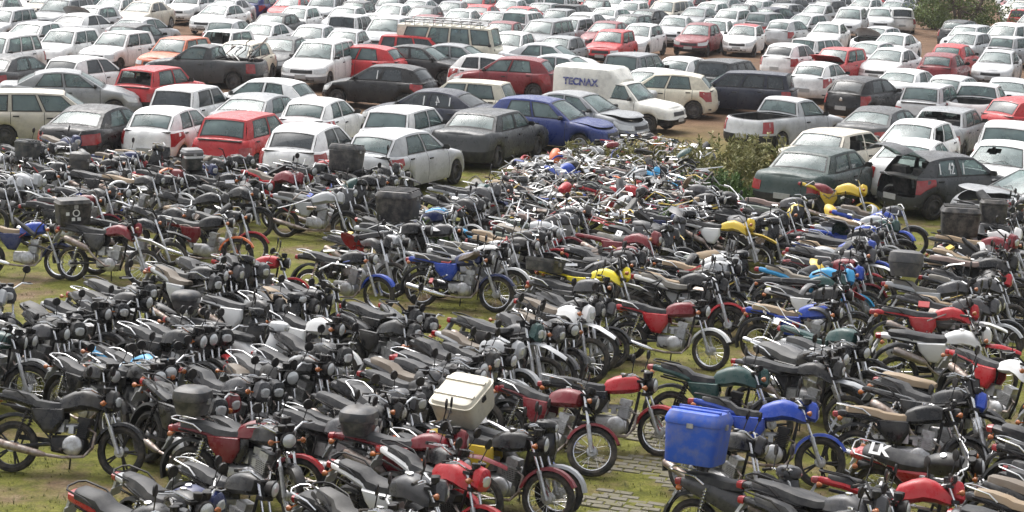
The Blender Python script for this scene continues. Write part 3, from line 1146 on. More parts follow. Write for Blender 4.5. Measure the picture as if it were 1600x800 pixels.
    if kind == 'standard':
        tk = [(-0.10, .80, .085, .045), (-0.07, .815, .105, .085), (0.03, .84, .128, .115), (0.15, .865, .142, .125), (0.27, .875, .138, .115), (0.345, .875, .11, .09), (0.375, .87, .05, .045)]
        st = [(-0.80, .845, .06, .03), (-0.77, .845, .105, .05), (-0.60, .85, .12, .055), (-0.42, .825, .125, .06), (-0.34, .80, .13, .06), (-0.15, .79, .12, .055), (-0.05, .80, .10, .05), (-0.02, .81, .06, .03)]
    elif comm:
        tk = [(-0.12, .79, .09, .05), (-0.09, .80, .115, .085), (0.0, .83, .14, .11), (0.14, .87, .155, .13), (0.24, .895, .15, .12), (0.36, .87, .125, .085), (0.41, .85, .06, .04)]
        st = [(-0.84, .90, .05, .03), (-0.80, .895, .11, .05), (-0.62, .885, .125, .055), (-0.50, .87, .125, .06), (-0.43, .80, .135, .065), (-0.20, .775, .13, .06), (-0.10, .78, .11, .055), (-0.07, .79, .06, .03)]
    elif naked:
        tk = [(-0.12, .80, .08, .05), (-0.08, .82, .10, .10), (0.05, .855, .135, .13), (0.17, .89, .165, .13), (0.29, .875, .175, .115), (0.40, .83, .16, .09), (0.46, .80, .12, .06)]
        st = [(-0.82, .93, .04, .02), (-0.78, .925, .085, .04), (-0.62, .905, .10, .05), (-0.47, .875, .11, .055), (-0.38, .81, .125, .06), (-0.18, .79, .12, .055), (-0.06, .80, .09, .045), (-0.03, .81, .05, .03)]
    elif trail:
        tk = [(-0.06, .90, .07, .04), (-0.03, .905, .095, .075), (0.08, .93, .12, .10), (0.20, .955, .14, .10), (0.32, .93, .16, .09), (0.42, .87, .17, .075), (0.47, .83, .13, .05)]
        st = [(-0.84, .945, .05, .025), (-0.80, .945, .095, .045), (-0.55, .94, .115, .05), (-0.30, .90, .12, .055), (-0.10, .895, .105, .05), (0.06, .93, .08, .045), (0.10, .95, .05, .025)]
    else:
        tk = [(0.27, .47, .05, .10), (0.33, .50, .16, .22), (0.40, .58, .20, .30), (0.42, .66, .21, .33), (0.41, .74, .19, .28), (0.36, .80, .10, .18)]
        st = [(-0.74, .80, .06, .03), (-0.71, .80, .10, .05), (-0.50, .80, .12, .055), (-0.30, .775, .125, .06), (-0.10, .77, .105, .055), (-0.04, .77, .06, .03)]
    if cub:
        # leg shield: two curved wings and a nose over the fork
        ls = MB()
        for s in (1, -1):
            rows = []
            for z, x, w in ((0.34, 0.24, .17), (0.46, 0.31, .22), (0.60, 0.38, .25), (0.74, 0.41, .22), (0.86, 0.40, .13), (.94, .385, .08)):
                rows.append([(x + 0.10, 0.015 * s, z), (x + 0.07, w * 0.5 * s, z), (x - 0.02, w * 0.85 * s, z), (x - 0.09, w * s, z)])
            ls.grid(rows)
        add('leg_shield', 'leg_shield', ls, BPAINT, None, False, 'tank')
        hd = MB().loft([sring(x, 1.0, w, h, 12, 2.8) for x, w, h in ((0.24, .05, .04), (0.28, .12, .07), (0.38, .14, .085), (0.46, .10, .07), (0.49, .06, .05))])
        add('headlight', 'headlight', hd, BPAINT, None, True, 'tank')
        add('lens', 'lens', MB().loft([sring(.485, 1.0, .075, .05, 10), sring(.503, .998, .05, .03, 10)]), CLEARLAMP, 'headlight', True)
        add('body_cover', 'body_cover', MB().loft([sring(x, z, w, h, 12, 3) for x, z, w, h in ((-.78, .72, .05, .05), (-.7, .72, .11, .08), (-.4, .66, .13, .13), (-.12, .56, .12, .16), (.05, .46, .09, .10), (.2, .42, .08, .06), (.3, .44, .05, .04))]), BPAINT, None, False, 'side')
    else:
        add('fuel_tank', 'fuel_tank', MB().loft([sring(x, z, w, h, n, 2.6, 0.82) for x, z, w, h in tk]), BPAINT, None, False, 'tank')
        tx, tz = tk[3][0], tk[3][1] + tk[3][3]
        add('fuel_cap', 'fuel_cap', MB().lathe([(0.035, -0.01), (0.036, 0.012), (0.02, 0.016)], (tx - 0.02, 0, tz), 'Z', 10), CHROME, 'fuel_tank')
    add('seat', 'seat', MB().loft([sring(x, z, w, h, 12, 3.0, 0.86) for x, z, w, h in st]), SEATV, None, False, 'seat')
    if not cub:
        for s, n_ in ((1, 'l'), (-1, 'r')):
            ol = [(-0.44, zt + .02), (-0.40, zt - .10), (-0.26, zt - 0.26), (-0.12, zt - .27), (-0.02, zt - .10), (-0.04, zt + .03)]
            def shr(k):
                return [(x * k - .22 * (1 - k), (z - (zt - .1)) * k + zt - .1) for x, z in ol]
            m = MB().grid([[(x, s * yy, z) for x, z in shr(k)] for k, yy in ((1, .10), (.98, .122), (.9, .138), (.7, .146))], True)
            m.add([(x, s * 0.146, z) for x, z in shr(.7)], [tuple(range(6))])
            add('side_cover' + n_, 'side_cover', m, BPAINT, None, False, 'side')
        if kind == 'standard':
            tc = [(-0.90, .785, .05, .035), (-0.86, .79, .085, .05), (-0.62, .785, .10, .045), (-0.38, .755, .105, .05), (-0.30, .74, .08, .03)]
        elif comm:
            tc = [(-0.95, .85, .04, .03), (-0.90, .845, .09, .055), (-0.64, .82, .115, .06), (-0.40, .765, .12, .06), (-0.32, .75, .09, .03)]
        elif naked:
            tc = [(-0.94, .89, .03, .02), (-0.90, .885, .07, .04), (-0.66, .85, .10, .045), (-0.42, .79, .115, .055), (-0.34, .77, .09, .04)]
        else:
            tc = [(-0.96, .90, .04, .02), (-0.90, .90, .075, .04), (-0.62, .885, .10, .04), (-0.34, .85, .105, .05), (-0.26, .84, .08, .03)]
        add('tail_cowl', 'tail_cowl', MB().loft([sring(x, z, w, h, 10, 3) for x, z, w, h in tc]), BPAINT, None, False, 'side')
        xe, ze = tc[0][0], tc[0][1]
    else:
        xe, ze = -0.80, .73
    add('rear_fender', 'rear_fender', arc_fender(xr, rr_ + (.10 if trail else 0.02), rr_ + 0.07, 62, 200, 0.075, 10), PLASTIC)
    add('taillight', 'taillight', MB().loft([sring(x, ze - .01, w, h, 10, 3) for x, w, h in ((xe - .055, .035, .025), (xe - .04, .055, .04), (xe + .02, .06, .045))]), REDLAMP)
    add('plate', 'number_plate', MB().box((xe - .05, 0, ze - .19), (0.012, .17, .14), Matrix.Rotation(.5, 3, 'Y')).box((xe - .02, 0, ze - .10), (.03, .08, .16), Matrix.Rotation(.5, 3, 'Y')), PLATE)
    for s, n_ in ((1, 'l'), (-1, 'r')):
        add('indicatorr' + n_, 'indicator', MB().lathe([(0.014, 0.04), (0.032, 0.01), (0.032, -0.008), (0.02, -0.02)], (xe + .03, s * 0.16, ze - .05), 'X', 8)
            .tube([(xe + .04, s * .05, ze - .05), (xe + .04, s * .14, ze - .05)], 0.009, 4), AMBER)
    zs_ = st[1][1]
    gr = MB().tube([(-0.50, .125, zs_ - .05), (-0.60, .135, zs_ + .02), (-0.86, .12, zs_ + .055), (-0.91, .06, zs_ + .06), (-0.91, -.06, zs_ + .06), (-0.86, -.12, zs_ + .055), (-0.60, -.135, zs_ + .02), (-0.50, -.125, zs_ - .05)], .011, 5)
    add('grab_rail', 'grab_rail', gr, CHROME if kind in ('standard', 'cub') else BLACKMETAL)
    for s, n_ in ((1, 'l'), (-1, 'r')):
        add('footpeg' + n_, 'footpeg', MB().tube([(0.0, s * .10, .29), (0.0, s * .27, .30)], .017, 6), RUBBER)
    add('kickstand', 'kickstand', MB().tube([(0.02, .11, .27), (-0.02, .235, .035), (-.05, .25, .035)], .011, 5), BLACKMETAL)
    add('chain_guard', 'chain_guard', MB().box((-.38, .095, .40), (.46, .03, .06), Matrix.Rotation(.08, 3, 'Y')), PLASTIC)
    return S, (top, ax.normalized())


MOTO = {}
MOTO_FAR = {'leverl', 'leverr', 'front_hub', 'rear_hub', 'rear_spokes', 'indicatorrl', 'indicatorrr', 'indicatorfl', 'footpegl', 'footpegr', 'kickstand',
            'chain_guard', 'swing_arm', 'gripl', 'gripr', 'fuel_cap', 'dynamo_cover', 'clocks', 'mirror_stalkl', 'fork_yoke', 'carburettor', 'shockl',
            'side_coverl', 'plate', 'front_spokes', 'frame'}


def place_moto(kind, loc, heading, lean, cols, label, group, steer=0.3, far=False, skip=(), cat='motorcycle', name='motorcycle', pitch=0.0, size=1.0):
    if kind not in MOTO:
        MOTO[kind] = moto_proto(kind)
    S, (top, ax) = MOTO[kind]
    root = bpy.data.objects.new(name, None)
    COL.objects.link(root)
    root.empty_display_size = 0.2
    # lean: positive = towards the kickstand (left)
    root.rotation_mode = 'XYZ'
    root.matrix_world = (Matrix.Translation(loc) @ Matrix.Rotation(math.radians(heading), 4, 'Z') @ Matrix.Rotation(-lean, 4, 'X')
                         @ Matrix.Rotation(pitch, 4, 'Y') @ Matrix.Scale(size, 4))
    tag(root, label, cat, group)
    ST = Matrix.Translation(top) @ Matrix.Rotation(steer, 4, ax) @ Matrix.Translation(-top)
    made = {}
    for key, nm, me, par, st, slot in S:
        if key in skip or (far and key in MOTO_FAR) or (par and par not in made):
            continue
        o = mesh_obj(nm, me, made.get(par, root), cols.get(slot) if slot else None)
        made[key] = o
        if st and par is None:
            o.matrix_local = ST
    return root, made
# ------------------------------------------------------------------ ground
def ground_material():
    m, nt, b, out = nodes_of('lot_ground')
    tc = N(nt, 'ShaderNodeTexCoord')
    geo = tc.outputs['Object']

    def nz(scale, detail=6, rough=0.62):
        n = N(nt, 'ShaderNodeTexNoise')
        n.inputs['Scale'].default_value = scale
        n.inputs['Detail'].default_value = detail
        n.inputs['Roughness'].default_value = rough
        nt.links.new(geo, n.inputs['Vector'])
        return n.outputs[0]
    moss = ramp(nt, nz(3.2), [(0.3, (0.068, 0.074, 0.018)), (0.5, (0.135, 0.138, 0.028)), (0.72, (0.20, 0.19, 0.055))])
    dirt = ramp(nt, nz(4.5), [(0.3, (0.10, 0.070, 0.042)), (0.55, (0.19, 0.135, 0.085)), (0.75, (0.28, 0.22, 0.15))])
    red = ramp(nt, nz(1.1), [(0.3, (0.11, 0.066, 0.042)), (0.6, (0.18, 0.112, 0.070)), (0.8, (0.25, 0.18, 0.125))])
    sx = N(nt, 'ShaderNodeSeparateXYZ')
    nt.links.new(geo, sx.inputs[0])
    patch = ramp(nt, nz(0.9), [(0.48, (0, 0, 0)), (0.64, (1, 1, 1))])
    near = mixc(nt, patch, moss, dirt)
    mr = N(nt, 'ShaderNodeMapRange')
    mr.inputs['From Min'].default_value = 47
    mr.inputs['From Max'].default_value = 58
    nt.links.new(sx.outputs['Y'], mr.inputs['Value'])
    fine = ramp(nt, nz(38, 3), [(0.35, (0.72, 0.72, 0.72)), (0.65, (1.18, 1.18, 1.18))])
    col = mixc(nt, 1.0, mixc(nt, mr.outputs[0], near, red), fine, 'MULTIPLY')
    nt.links.new(col, b.inputs['Base Color'])
    b.inputs['Roughness'].default_value = 0.95
    b.inputs['Specular IOR Level'].default_value = 0.15
    bp = N(nt, 'ShaderNodeBump')
    bp.inputs['Strength'].default_value = 0.5
    bp.inputs['Distance'].default_value = 0.05
    nt.links.new(nz(14, 8, 0.7), bp.inputs['Height'])
    nt.links.new(bp.outputs[0], b.inputs['Normal'])
    return m


GROUND = ground_material()
g = MB()
n = 60


def uneven(x, y):
    return 0.018 * mnoise.noise((x * 0.9, y * 0.9, 0.3)) + 0.012 * mnoise.noise((x * 2.7, y * 2.7, 4.0)) - 0.012


xs = [-900, -300, -120, -60, -40] + [-30 + i * 0.5 for i in range(121)] + [40, 60, 120, 300, 900]
ys = [-400, -100, -20, 0] + [14 + i * 0.5 for i in range(75)] + [54, 60, 80, 120, 200, 500, 1800]
g.grid([[(x, y, uneven(x, y) if abs(x) <= 30 and 14 <= y <= 51 else -0.012) for x in xs] for y in ys])
ground = mesh_obj('ground', g.mesh('ground', GROUND, 60, False))
tag(ground, 'mossy green and brown earth of the vehicle lot', None, None, 'structure')

# worn concrete pavers showing through the moss in the aisle
PAVER = dusty('paver_concrete', (0.17, 0.155, 0.125), 0.9, amount=0.95, scale=4, dust=(0.13, 0.12, 0.04))
pv = []
for q in range(4):
    mb = MB()
    rr = random.Random(q)
    pts = [(-.105 + rr.uniform(-.006, .006), -.05), (.105, -.052 + rr.uniform(-.005, .005)), (.104 + rr.uniform(-.006, .004), .05), (-.104, .051)]
    mb.loft([[(x, y, -.05) for x, y in pts], [(x, y, .006) for x, y in pts], [(x * .93, y * .9, .016) for x, y in pts]])
    pv.append(mb.mesh('paver', PAVER, 30))
UH = math.radians(-18)
U = Vector((math.cos(UH), math.sin(UH), 0))
V = Vector((-math.sin(UH), math.cos(UH), 0))
c0 = Vector((1.7, 21.0, 0))
cnt = 0
for i in range(-7, 8):
    for j in range(-26, 34):
        p = c0 + U * (i * 0.225 + (0.11 if j % 2 else 0)) + V * (j * 0.118)
        px, py = proj(p)
        k = mnoise.noise((p.x * 1.3, p.y * 1.3, 2.0)) + 0.35 * mnoise.noise((p.x * 5, p.y * 5, 1))
        if not (855 < px < 1075 and 640 < py < 815) or k < 0.02 or cnt > 280:
            continue
        o = mesh_obj('paver', pv[RND.randrange(4)], ground)
        o.location = (p.x, p.y, uneven(p.x, p.y) + RND.uniform(-.012, .002))
        o.rotation_euler = (RND.uniform(-.03, .03), RND.uniform(-.03, .03), UH + RND.uniform(-.04, .04))
        cnt += 1

# ------------------------------------------------------------------ cars
WHITE, CREAM, SILVER, GREY, DGREY = (0.80, 0.80, 0.79), (0.66, 0.62, 0.50), (0.50, 0.51, 0.52), (0.26, 0.27, 0.28), (0.050, 0.053, 0.056)
BLACK, NAVY, BLUE, RED, DRED = (0.007, 0.007, 0.009), (0.012, 0.016, 0.034), (0.012, 0.030, 0.16), (0.48, 0.025, 0.030), (0.20, 0.018, 0.025)
ORANGE, DGREEN, BEIGE = (0.56, 0.13, 0.05), (0.035, 0.060, 0.055), (0.52, 0.48, 0.40)
CN = {WHITE: 'white', CREAM: 'cream', SILVER: 'silver', GREY: 'grey', DGREY: 'dark grey', BLACK: 'black', NAVY: 'navy', BLUE: 'blue',
      RED: 'red', DRED: 'dark red', ORANGE: 'orange', DGREEN: 'dark green', BEIGE: 'beige'}
KN = {'hatchback': 'hatchback', 'boxy_hatchback': 'boxy hatchback', 'compact_hatchback': 'small hatchback', 'saloon': 'saloon', 'boxy_saloon': 'boxy saloon',
      'estate': 'estate car', 'pickup': 'pickup', 'delivery_van': 'van', 'minibus': 'minibus', 'suv': 'high estate car'}
# photograph pixel of the middle of the roof, kind, colour, heading, label, options
CT = [
    (38, 139, 'estate', BEIGE, 14, 'dusty beige estate car beside the black saloon with red tail lamps', {}),
    (150, 163, 'saloon', BLACK, 53, 'black saloon with white number plate backed up to the motorcycles', dict(wheels='alloy')),
    (258, 166, 'compact_hatchback', WHITE, 56, 'white rounded hatchback between the black saloon and the red hatchback', {}),
    (375, 177, 'boxy_hatchback', RED, 52, 'red boxy hatchback with grey rear window behind the motorcycles', dict(bumper=RED)),
    (478, 193, 'hatchback', WHITE, 55, 'white hatchback between the red hatchback and the scuffed silver one', dict(tint=True)),
    (612, 201, 'hatchback', SILVER, 42, 'scuffed silver white hatchback with a red lamp beside dark saloon', {}),
    (762, 171, 'boxy_saloon', DGREY, 47, 'dark grey saloon missing its tail lamp, on the grass edge', dict(skip=('taillightr',), bumper=DGREY)),
    (832, 149, 'hatchback', BLUE, -24, 'bright blue hatchback with dark crumpled front wing', dict(skip=('headlightr',), wheels='alloy', hood=0.06)),
    (892, 141, 'saloon', GREY, -30, 'grey saloon with its bonnet ajar beside the blue hatchback', dict(hood=0.14, skip=('front_bumper',))),
    (926, 101, 'delivery_van', (0.74, 0.73, 0.67), -28, 'cream delivery van with blue TECNAX lettering on its box', dict(skip=('front_bumper', 'headlightr'), van=True)),
    (1062, 112, 'hatchback', CREAM, 168, 'cream four door hatchback nose to nose with the lettered van', {}),
    (1186, 111, 'estate', NAVY, 163, 'navy black estate car between cream hatchback and silver pickup', dict(tint=True)),
    (1232, 151, 'pickup', SILVER, 46, 'silver pickup with empty bed and a red tail lamp', dict(wheels='alloy', bumper=SILVER)),
    (292, 134, 'boxy_hatchback', WHITE, 54, 'white boxy hatchback with dark rear window, behind the rounded one', dict(tint=True, bumper=WHITE)),
    (404, 145, 'saloon', GREY, 50, 'grey saloon with a large rear window, behind the red hatchback', {}),
    (494, 152, 'compact_hatchback', WHITE, 54, 'white small hatchback with grey rear window, behind another white hatchback', {}),
    (628, 167, 'boxy_hatchback', WHITE, 48, 'white boxy hatchback with clean roof beside the navy saloon', dict(bumper=WHITE)),
    (692, 138, 'saloon', NAVY, 160, 'navy saloon with chalk marks on its side windows', dict(chalk=('1', '4', '1'), tint=True)),
    (748, 125, 'boxy_hatchback', CREAM, 165, 'cream boxy hatchback behind the navy saloon', {}),
    (622, 100, 'hatchback', BLACK, 160, 'black hatchback with a white chalk stroke on its window', dict(chalk=('1',), tint=True)),
    (582, 70, 'hatchback', RED, 163, 'red hatchback with dusty wheels, beside the white people carrier', dict(wheels='alloy')),
    (757, 84, 'compact_hatchback', WHITE, -22, 'white small hatchback with one black side window', dict(tint=True)),
    (645, 69, 'saloon', BLACK, -18, 'black saloon behind the red hatchback, facing its tail', {}),
    (706, 67, 'saloon', GREY, -16, 'grey saloon with side windows, in front of the minibus', {}),
    (700, 38, 'minibus', CREAM, -14, 'cream minibus with a long roof rack of ladders', {}),
    (640, 54, 'estate', RED, -14, 'red estate car in front of the cream minibus', dict(tint=True)),
    (818, 88, 'hatchback', DRED, 165, 'dark red hatchback beside the white small hatchback', {}),
    (872, 84, 'saloon', SILVER, -20, 'silver saloon with pale bonnet behind the lettered van', {}),
    (848, 66, 'saloon', SILVER, -18, 'silver grey saloon between the minibus and the red hatchback', {}),
    (962, 46, 'boxy_hatchback', RED, 240, 'red boxy hatchback with its nose to the aisle and a bent wing', dict(bumper=RED)),
    (1008, 36, 'hatchback', WHITE, 238, 'white hatchback beside the red one, at the dirt lane', {}),
    (988, 82, 'suv', GREY, 56, 'grey high estate car with tall rear window by the dirt lane', {}),
    (1068, 88, 'compact_hatchback', WHITE, 56, 'white small hatchback at the edge of the dirt lane', {}),
    (1132, 92, 'suv', DGREY, 58, 'dark grey car with broad black rear window at dirt lane', dict(tint=True)),
    (1026, 106, 'hatchback', SILVER, 232, 'silver hatchback with white roof behind the cream hatchback', dict(roofcol=WHITE)),
    (1232, 67, 'hatchback', WHITE, 58, 'white hatchback with two wide red tail lamps at dirt lane', dict(tint=True)),
    (1278, 96, 'compact_hatchback', WHITE, 62, 'white rounded hatchback with oval rear window behind black one', {}),
    (1318, 74, 'boxy_hatchback', RED, 238, 'red hatchback with its red bonnet raised, right of dirt lane', dict(hood=0.5, bumper=RED)),
    (1346, 119, 'hatchback', BLACK, 52, 'black hatchback with white emblem and number plate on its tail', dict(tint=True, emblem=True)),
    (1398, 74, 'saloon', WHITE, 240, 'white saloon with dark windscreen beside the raised red bonnet', dict(tint='all')),
    (1402, 51, 'saloon', WHITE, 242, 'white saloon with pale windscreen near the small green tree', {}),
    (1418, 107, 'saloon', WHITE, 58, 'white saloon with red tail lamps behind the black hatchback', {}),
    (1452, 131, 'boxy_hatchback', SILVER, 62, 'silver boxy hatchback with grey bumper and plate', {}),
    (1488, 117, 'compact_hatchback', SILVER, 60, 'silver small hatchback behind the silver boxy one', {}),
    (1472, 82, 'hatchback', DRED, 66, 'dark red hatchback with grey rear window', {}),
    (1488, 68, 'hatchback', RED, 64, 'red hatchback in front of the dark red one', {}),
    (1562, 77, 'saloon', SILVER, 248, 'silver saloon with black grille facing the motorcycles', dict(wheels='alloy')),
    (1532, 129, 'pickup', WHITE, 66, 'white pickup with green rear window beside the silver hatchback', {}),
    (1578, 121, 'saloon', SILVER, 70, 'pale silver saloon beside the white pickup', {}),
    (1600, 151, 'hatchback', RED, 34, 'bright red hatchback with dark sloping rear at the lot edge', dict(tint=True)),
    (1578, 191, 'boxy_hatchback', WHITE, 68, 'white boxy hatchback in front of the bright red one', dict(bumper=WHITE)),
    (1574, 219, 'saloon', WHITE, 244, 'white saloon with broken windscreen beside the open tailgate car', dict(hole=True, skip=('front_bumper',))),
    (1482, 168, 'boxy_saloon', GREY, 62, 'grey boxy saloon with dusty rear behind crumpled white car', dict(skip=('rear_window',))),
    (1442, 186, 'hatchback', WHITE, 240, 'white hatchback with crumpled roof beside the grey saloon', dict(skip=('side_window0l',), hood=0.08)),
    (1378, 166, 'saloon', DGREY, 57, 'dark grey saloon between the silver pickup and white wreck', {}),
    (1308, 202, 'boxy_saloon', BEIGE, 52, 'beige boxy saloon missing its side windows', dict(skip=('side_window0r', 'side_window1r'))),
    (1280, 231, 'boxy_saloon', DGREEN, 57, 'dark green saloon with red lamp strip beside the weeds', dict(bumper=DGREEN)),
    (1462, 237, 'compact_hatchback', DGREY, 31, 'dark grey hatchback with its tailgate open and chalk 142', dict(gate=1.25, chalk=('1', '42', '1'), wheels='steel', big=True)),
    (1428, 216, 'saloon', WHITE, 66, 'white saloon hemmed in behind the open tailgate car', {}),
    (1655, 262, 'saloon', GREY, 196, 'grey saloon with torn off nose at the lot edge', dict(skip=('front_bumper', 'headlightl', 'headlightr', 'grille'), hood=0.3)),
    (1168, 37, 'compact_hatchback', WHITE, 248, 'white small car with red roof and black grille facing lane', dict(roofcol=RED)),
    (1098, 35, 'hatchback', DRED, 244, 'dark red hatchback with black bumper facing the dirt lane', dict(bumper=BLACK)),
    (1058, 24, 'saloon', SILVER, 248, 'silver saloon behind the dark red hatchback at the lane', {}),
    (1122, 29, 'hatchback', WHITE, 250, 'white hatchback behind the small car with red roof', {}),
    (1228, 30, 'hatchback', SILVER, 58, 'silver hatchback with its tail towards the dirt lane', {}),
    (1298, 34, 'saloon', WHITE, 250, 'white saloon facing the dirt lane beside a damaged silver car', {}),
    (1332, 11, 'suv', SILVER, 252, 'silver high estate car at the far end of the dirt lane', {}),
    (1374, 11, 'saloon', SILVER, 262, 'silver saloon left of the white estate near green tree', {}),
    (1408, 12, 'estate', WHITE, 84, 'white estate car standing right beside the green tree', dict(tint=True)),
    (198, 48, 'boxy_hatchback', WHITE, 230, 'white boxy estate like hatchback left of the orange hatchback', {}),
    (115, 44, 'boxy_hatchback', WHITE, 233, 'white boxy hatchback with smashed front end and no grille', dict(skip=('front_bumper', 'grille', 'headlightl'))),
    (62, 33, 'hatchback', WHITE, 232, 'white hatchback with dark pen marks across its windscreen', {}),
    (128, 20, 'saloon', WHITE, 48, 'white saloon behind the white hatchbacks, tail towards them', dict(tint=True)),
    (218, 26, 'saloon', SILVER, 48, 'silver white saloon behind the white boxy hatchback', {}),
    (350, 5, 'saloon', WHITE, 230, 'white saloon with clean bonnet in the back left rows', {}),
    (288, 57, 'boxy_hatchback', ORANGE, 230, 'orange boxy hatchback with faded bonnet behind the dark pickup', dict(bumper=ORANGE)),
    (322, 69, 'pickup', DGREY, 168, 'dark grey pickup loaded with twisted scrap metal', dict(load=True)),
    (385, 63, 'hatchback', CREAM, 232, 'cream hatchback standing behind the dark pickup bed', {}),
    (358, 46, 'boxy_hatchback', WHITE, 230, 'white boxy hatchback with no windscreen', dict(skip=('windscreen',))),
    (236, 104, 'boxy_hatchback', RED, 50, 'red old hatchback with a black rear opening and orange bonnet', dict(skip=('rear_window',), bumper=RED)),
    (122, 87, 'hatchback', WHITE, 46, 'white hatchback with dark side windows behind the grey saloon', dict(tint=True)),
    (92, 107, 'saloon', GREY, 12, 'grey saloon with chrome window line beside the red hatchback', {}),
    (12, 84, 'saloon', DGREY, 50, 'dark grey saloon with dusty glass at the left fence side', {}),
    (446, 56, 'saloon', DGREY, 238, 'dark grey saloon beside the white people carrier', {}),
    (512, 61, 'suv', WHITE, 234, 'white people carrier with grey bumper beside the red hatchback', dict(bumper=GREY)),
    (592, 20, 'compact_hatchback', WHITE, 232, 'white small hatchback with tinted windows behind the minibus', dict(tint='all')),
    (472, 9, 'hatchback', WHITE, 234, 'white hatchback with black wheel arches in the back rows', {}),
    (546, 9, 'hatchback', SILVER, 236, 'silver hatchback next to the white tinted small hatchback', {}),
    (432, 122, 'compact_hatchback', WHITE, 162, 'white small hatchback with its rear window towards the black hatchback', {}),
]
footprints = []
auto_labels = set()


def corners(x, y, L, W, hd, m=0.0):
    c, s = math.cos(math.radians(hd)), math.sin(math.radians(hd))
    return [(x + c * dx * (L / 2 + m) - s * dy * (W / 2 + m), y + s * dx * (L / 2 + m) + c * dy * (W / 2 + m)) for dx, dy in ((1, 1), (-1, 1), (-1, -1), (1, -1))]


def overlap(A, B):
    for P, Q in ((A, B), (B, A)):
        for i in range(4):
            ax_, ay_ = P[(i + 1) % 4][0] - P[i][0], P[(i + 1) % 4][1] - P[i][1]
            nx, ny = -ay_, ax_
            pa = [nx * p[0] + ny * p[1] for p in P]
            qa = [nx * p[0] + ny * p[1] for p in Q]
            if max(pa) < min(qa) or max(qa) < min(pa):
                return False
    return True


STROKES = {'1': [[(0, 0), (0, 1)]], '4': [[(.55, 0), (.55, 1), (0, .35), (.8, .35)]], '42': [[(.3, 0), (.35, 1), (0, .4), (.5, .4)], [(.7, .8), (.95, 1), (1.1, .75), (.7, 0), (1.2, .05)]]}


def chalk(made, kind, marks, root, sd='r'):
    """white strokes written on the side windows"""
    wnames = [k for k in ('side_window1' + sd, 'side_window0' + sd) if k in made]
    slots = [(wnames[0], .78), (wnames[0], .38), (wnames[-1], .82)] if len(marks) == 3 else [(wnames[-1], .78)]
    for mk, (wn, fx) in zip(marks, slots):
        me = made[wn].data
        vs = [v.co for v in me.vertices]
        x0, x1 = min(v.x for v in vs), max(v.x for v in vs)
        z0, z1 = min(v.z for v in vs), max(v.z for v in vs)

        def pt(x, z):
            best = sorted(vs, key=lambda v: (v.x - x) ** 2 + (v.z - z) ** 2)[:3]
            y = sum(v.y for v in best) / 3
            return Vector((x, y + (-0.022 if sd == 'r' else 0.022), z))
        h = (z1 - z0) * 0.62
        mb = MB()
        cx = lerp(x1, x0, fx) if fx < .6 else lerp(x1, x0, fx)
        for stroke in STROKES[mk]:
            mb.tube([pt(cx + (sx_ - .2) * h * .55, z0 + (z1 - z0) * .16 + sz_ * h) for sx_, sz_ in stroke], 0.018, 4, True)
        mesh_obj('chalk_mark', mb.mesh('chalk_mark', CHALK), root)


TEXTCURVE = {}


def text_mesh(s, size, depth=0.004):
    cu = bpy.data.curves.new('lettering', 'FONT')
    cu.body = s
    cu.size = size
    cu.extrude = depth
    cu.offset = 0.012 * size / 0.3
    cu.align_x = 'CENTER'
    o = bpy.data.objects.new('tmp', cu)
    COL.objects.link(o)
    dg = bpy.context.evaluated_depsgraph_get()
    me = bpy.data.meshes.new_from_object(o.evaluated_get(dg))
    bpy.data.objects.remove(o)
    return me


def add_car(px, py, kind, col, hd, label, opt, far):
    P = CARS[kind]
    zt = 1.88 if kind == 'delivery_van' else P['H']
    p = gp(px, py, zt)
    xm = (P['wtop'] + P['rtop']) / 2 if kind != 'delivery_van' else -1.0
    c, s = math.cos(math.radians(hd)), math.sin(math.radians(hd))
    loc = Vector((p.x - c * xm, p.y - s * xm, 0.0))
    return put_car(loc, kind, col, hd, label, opt, far)


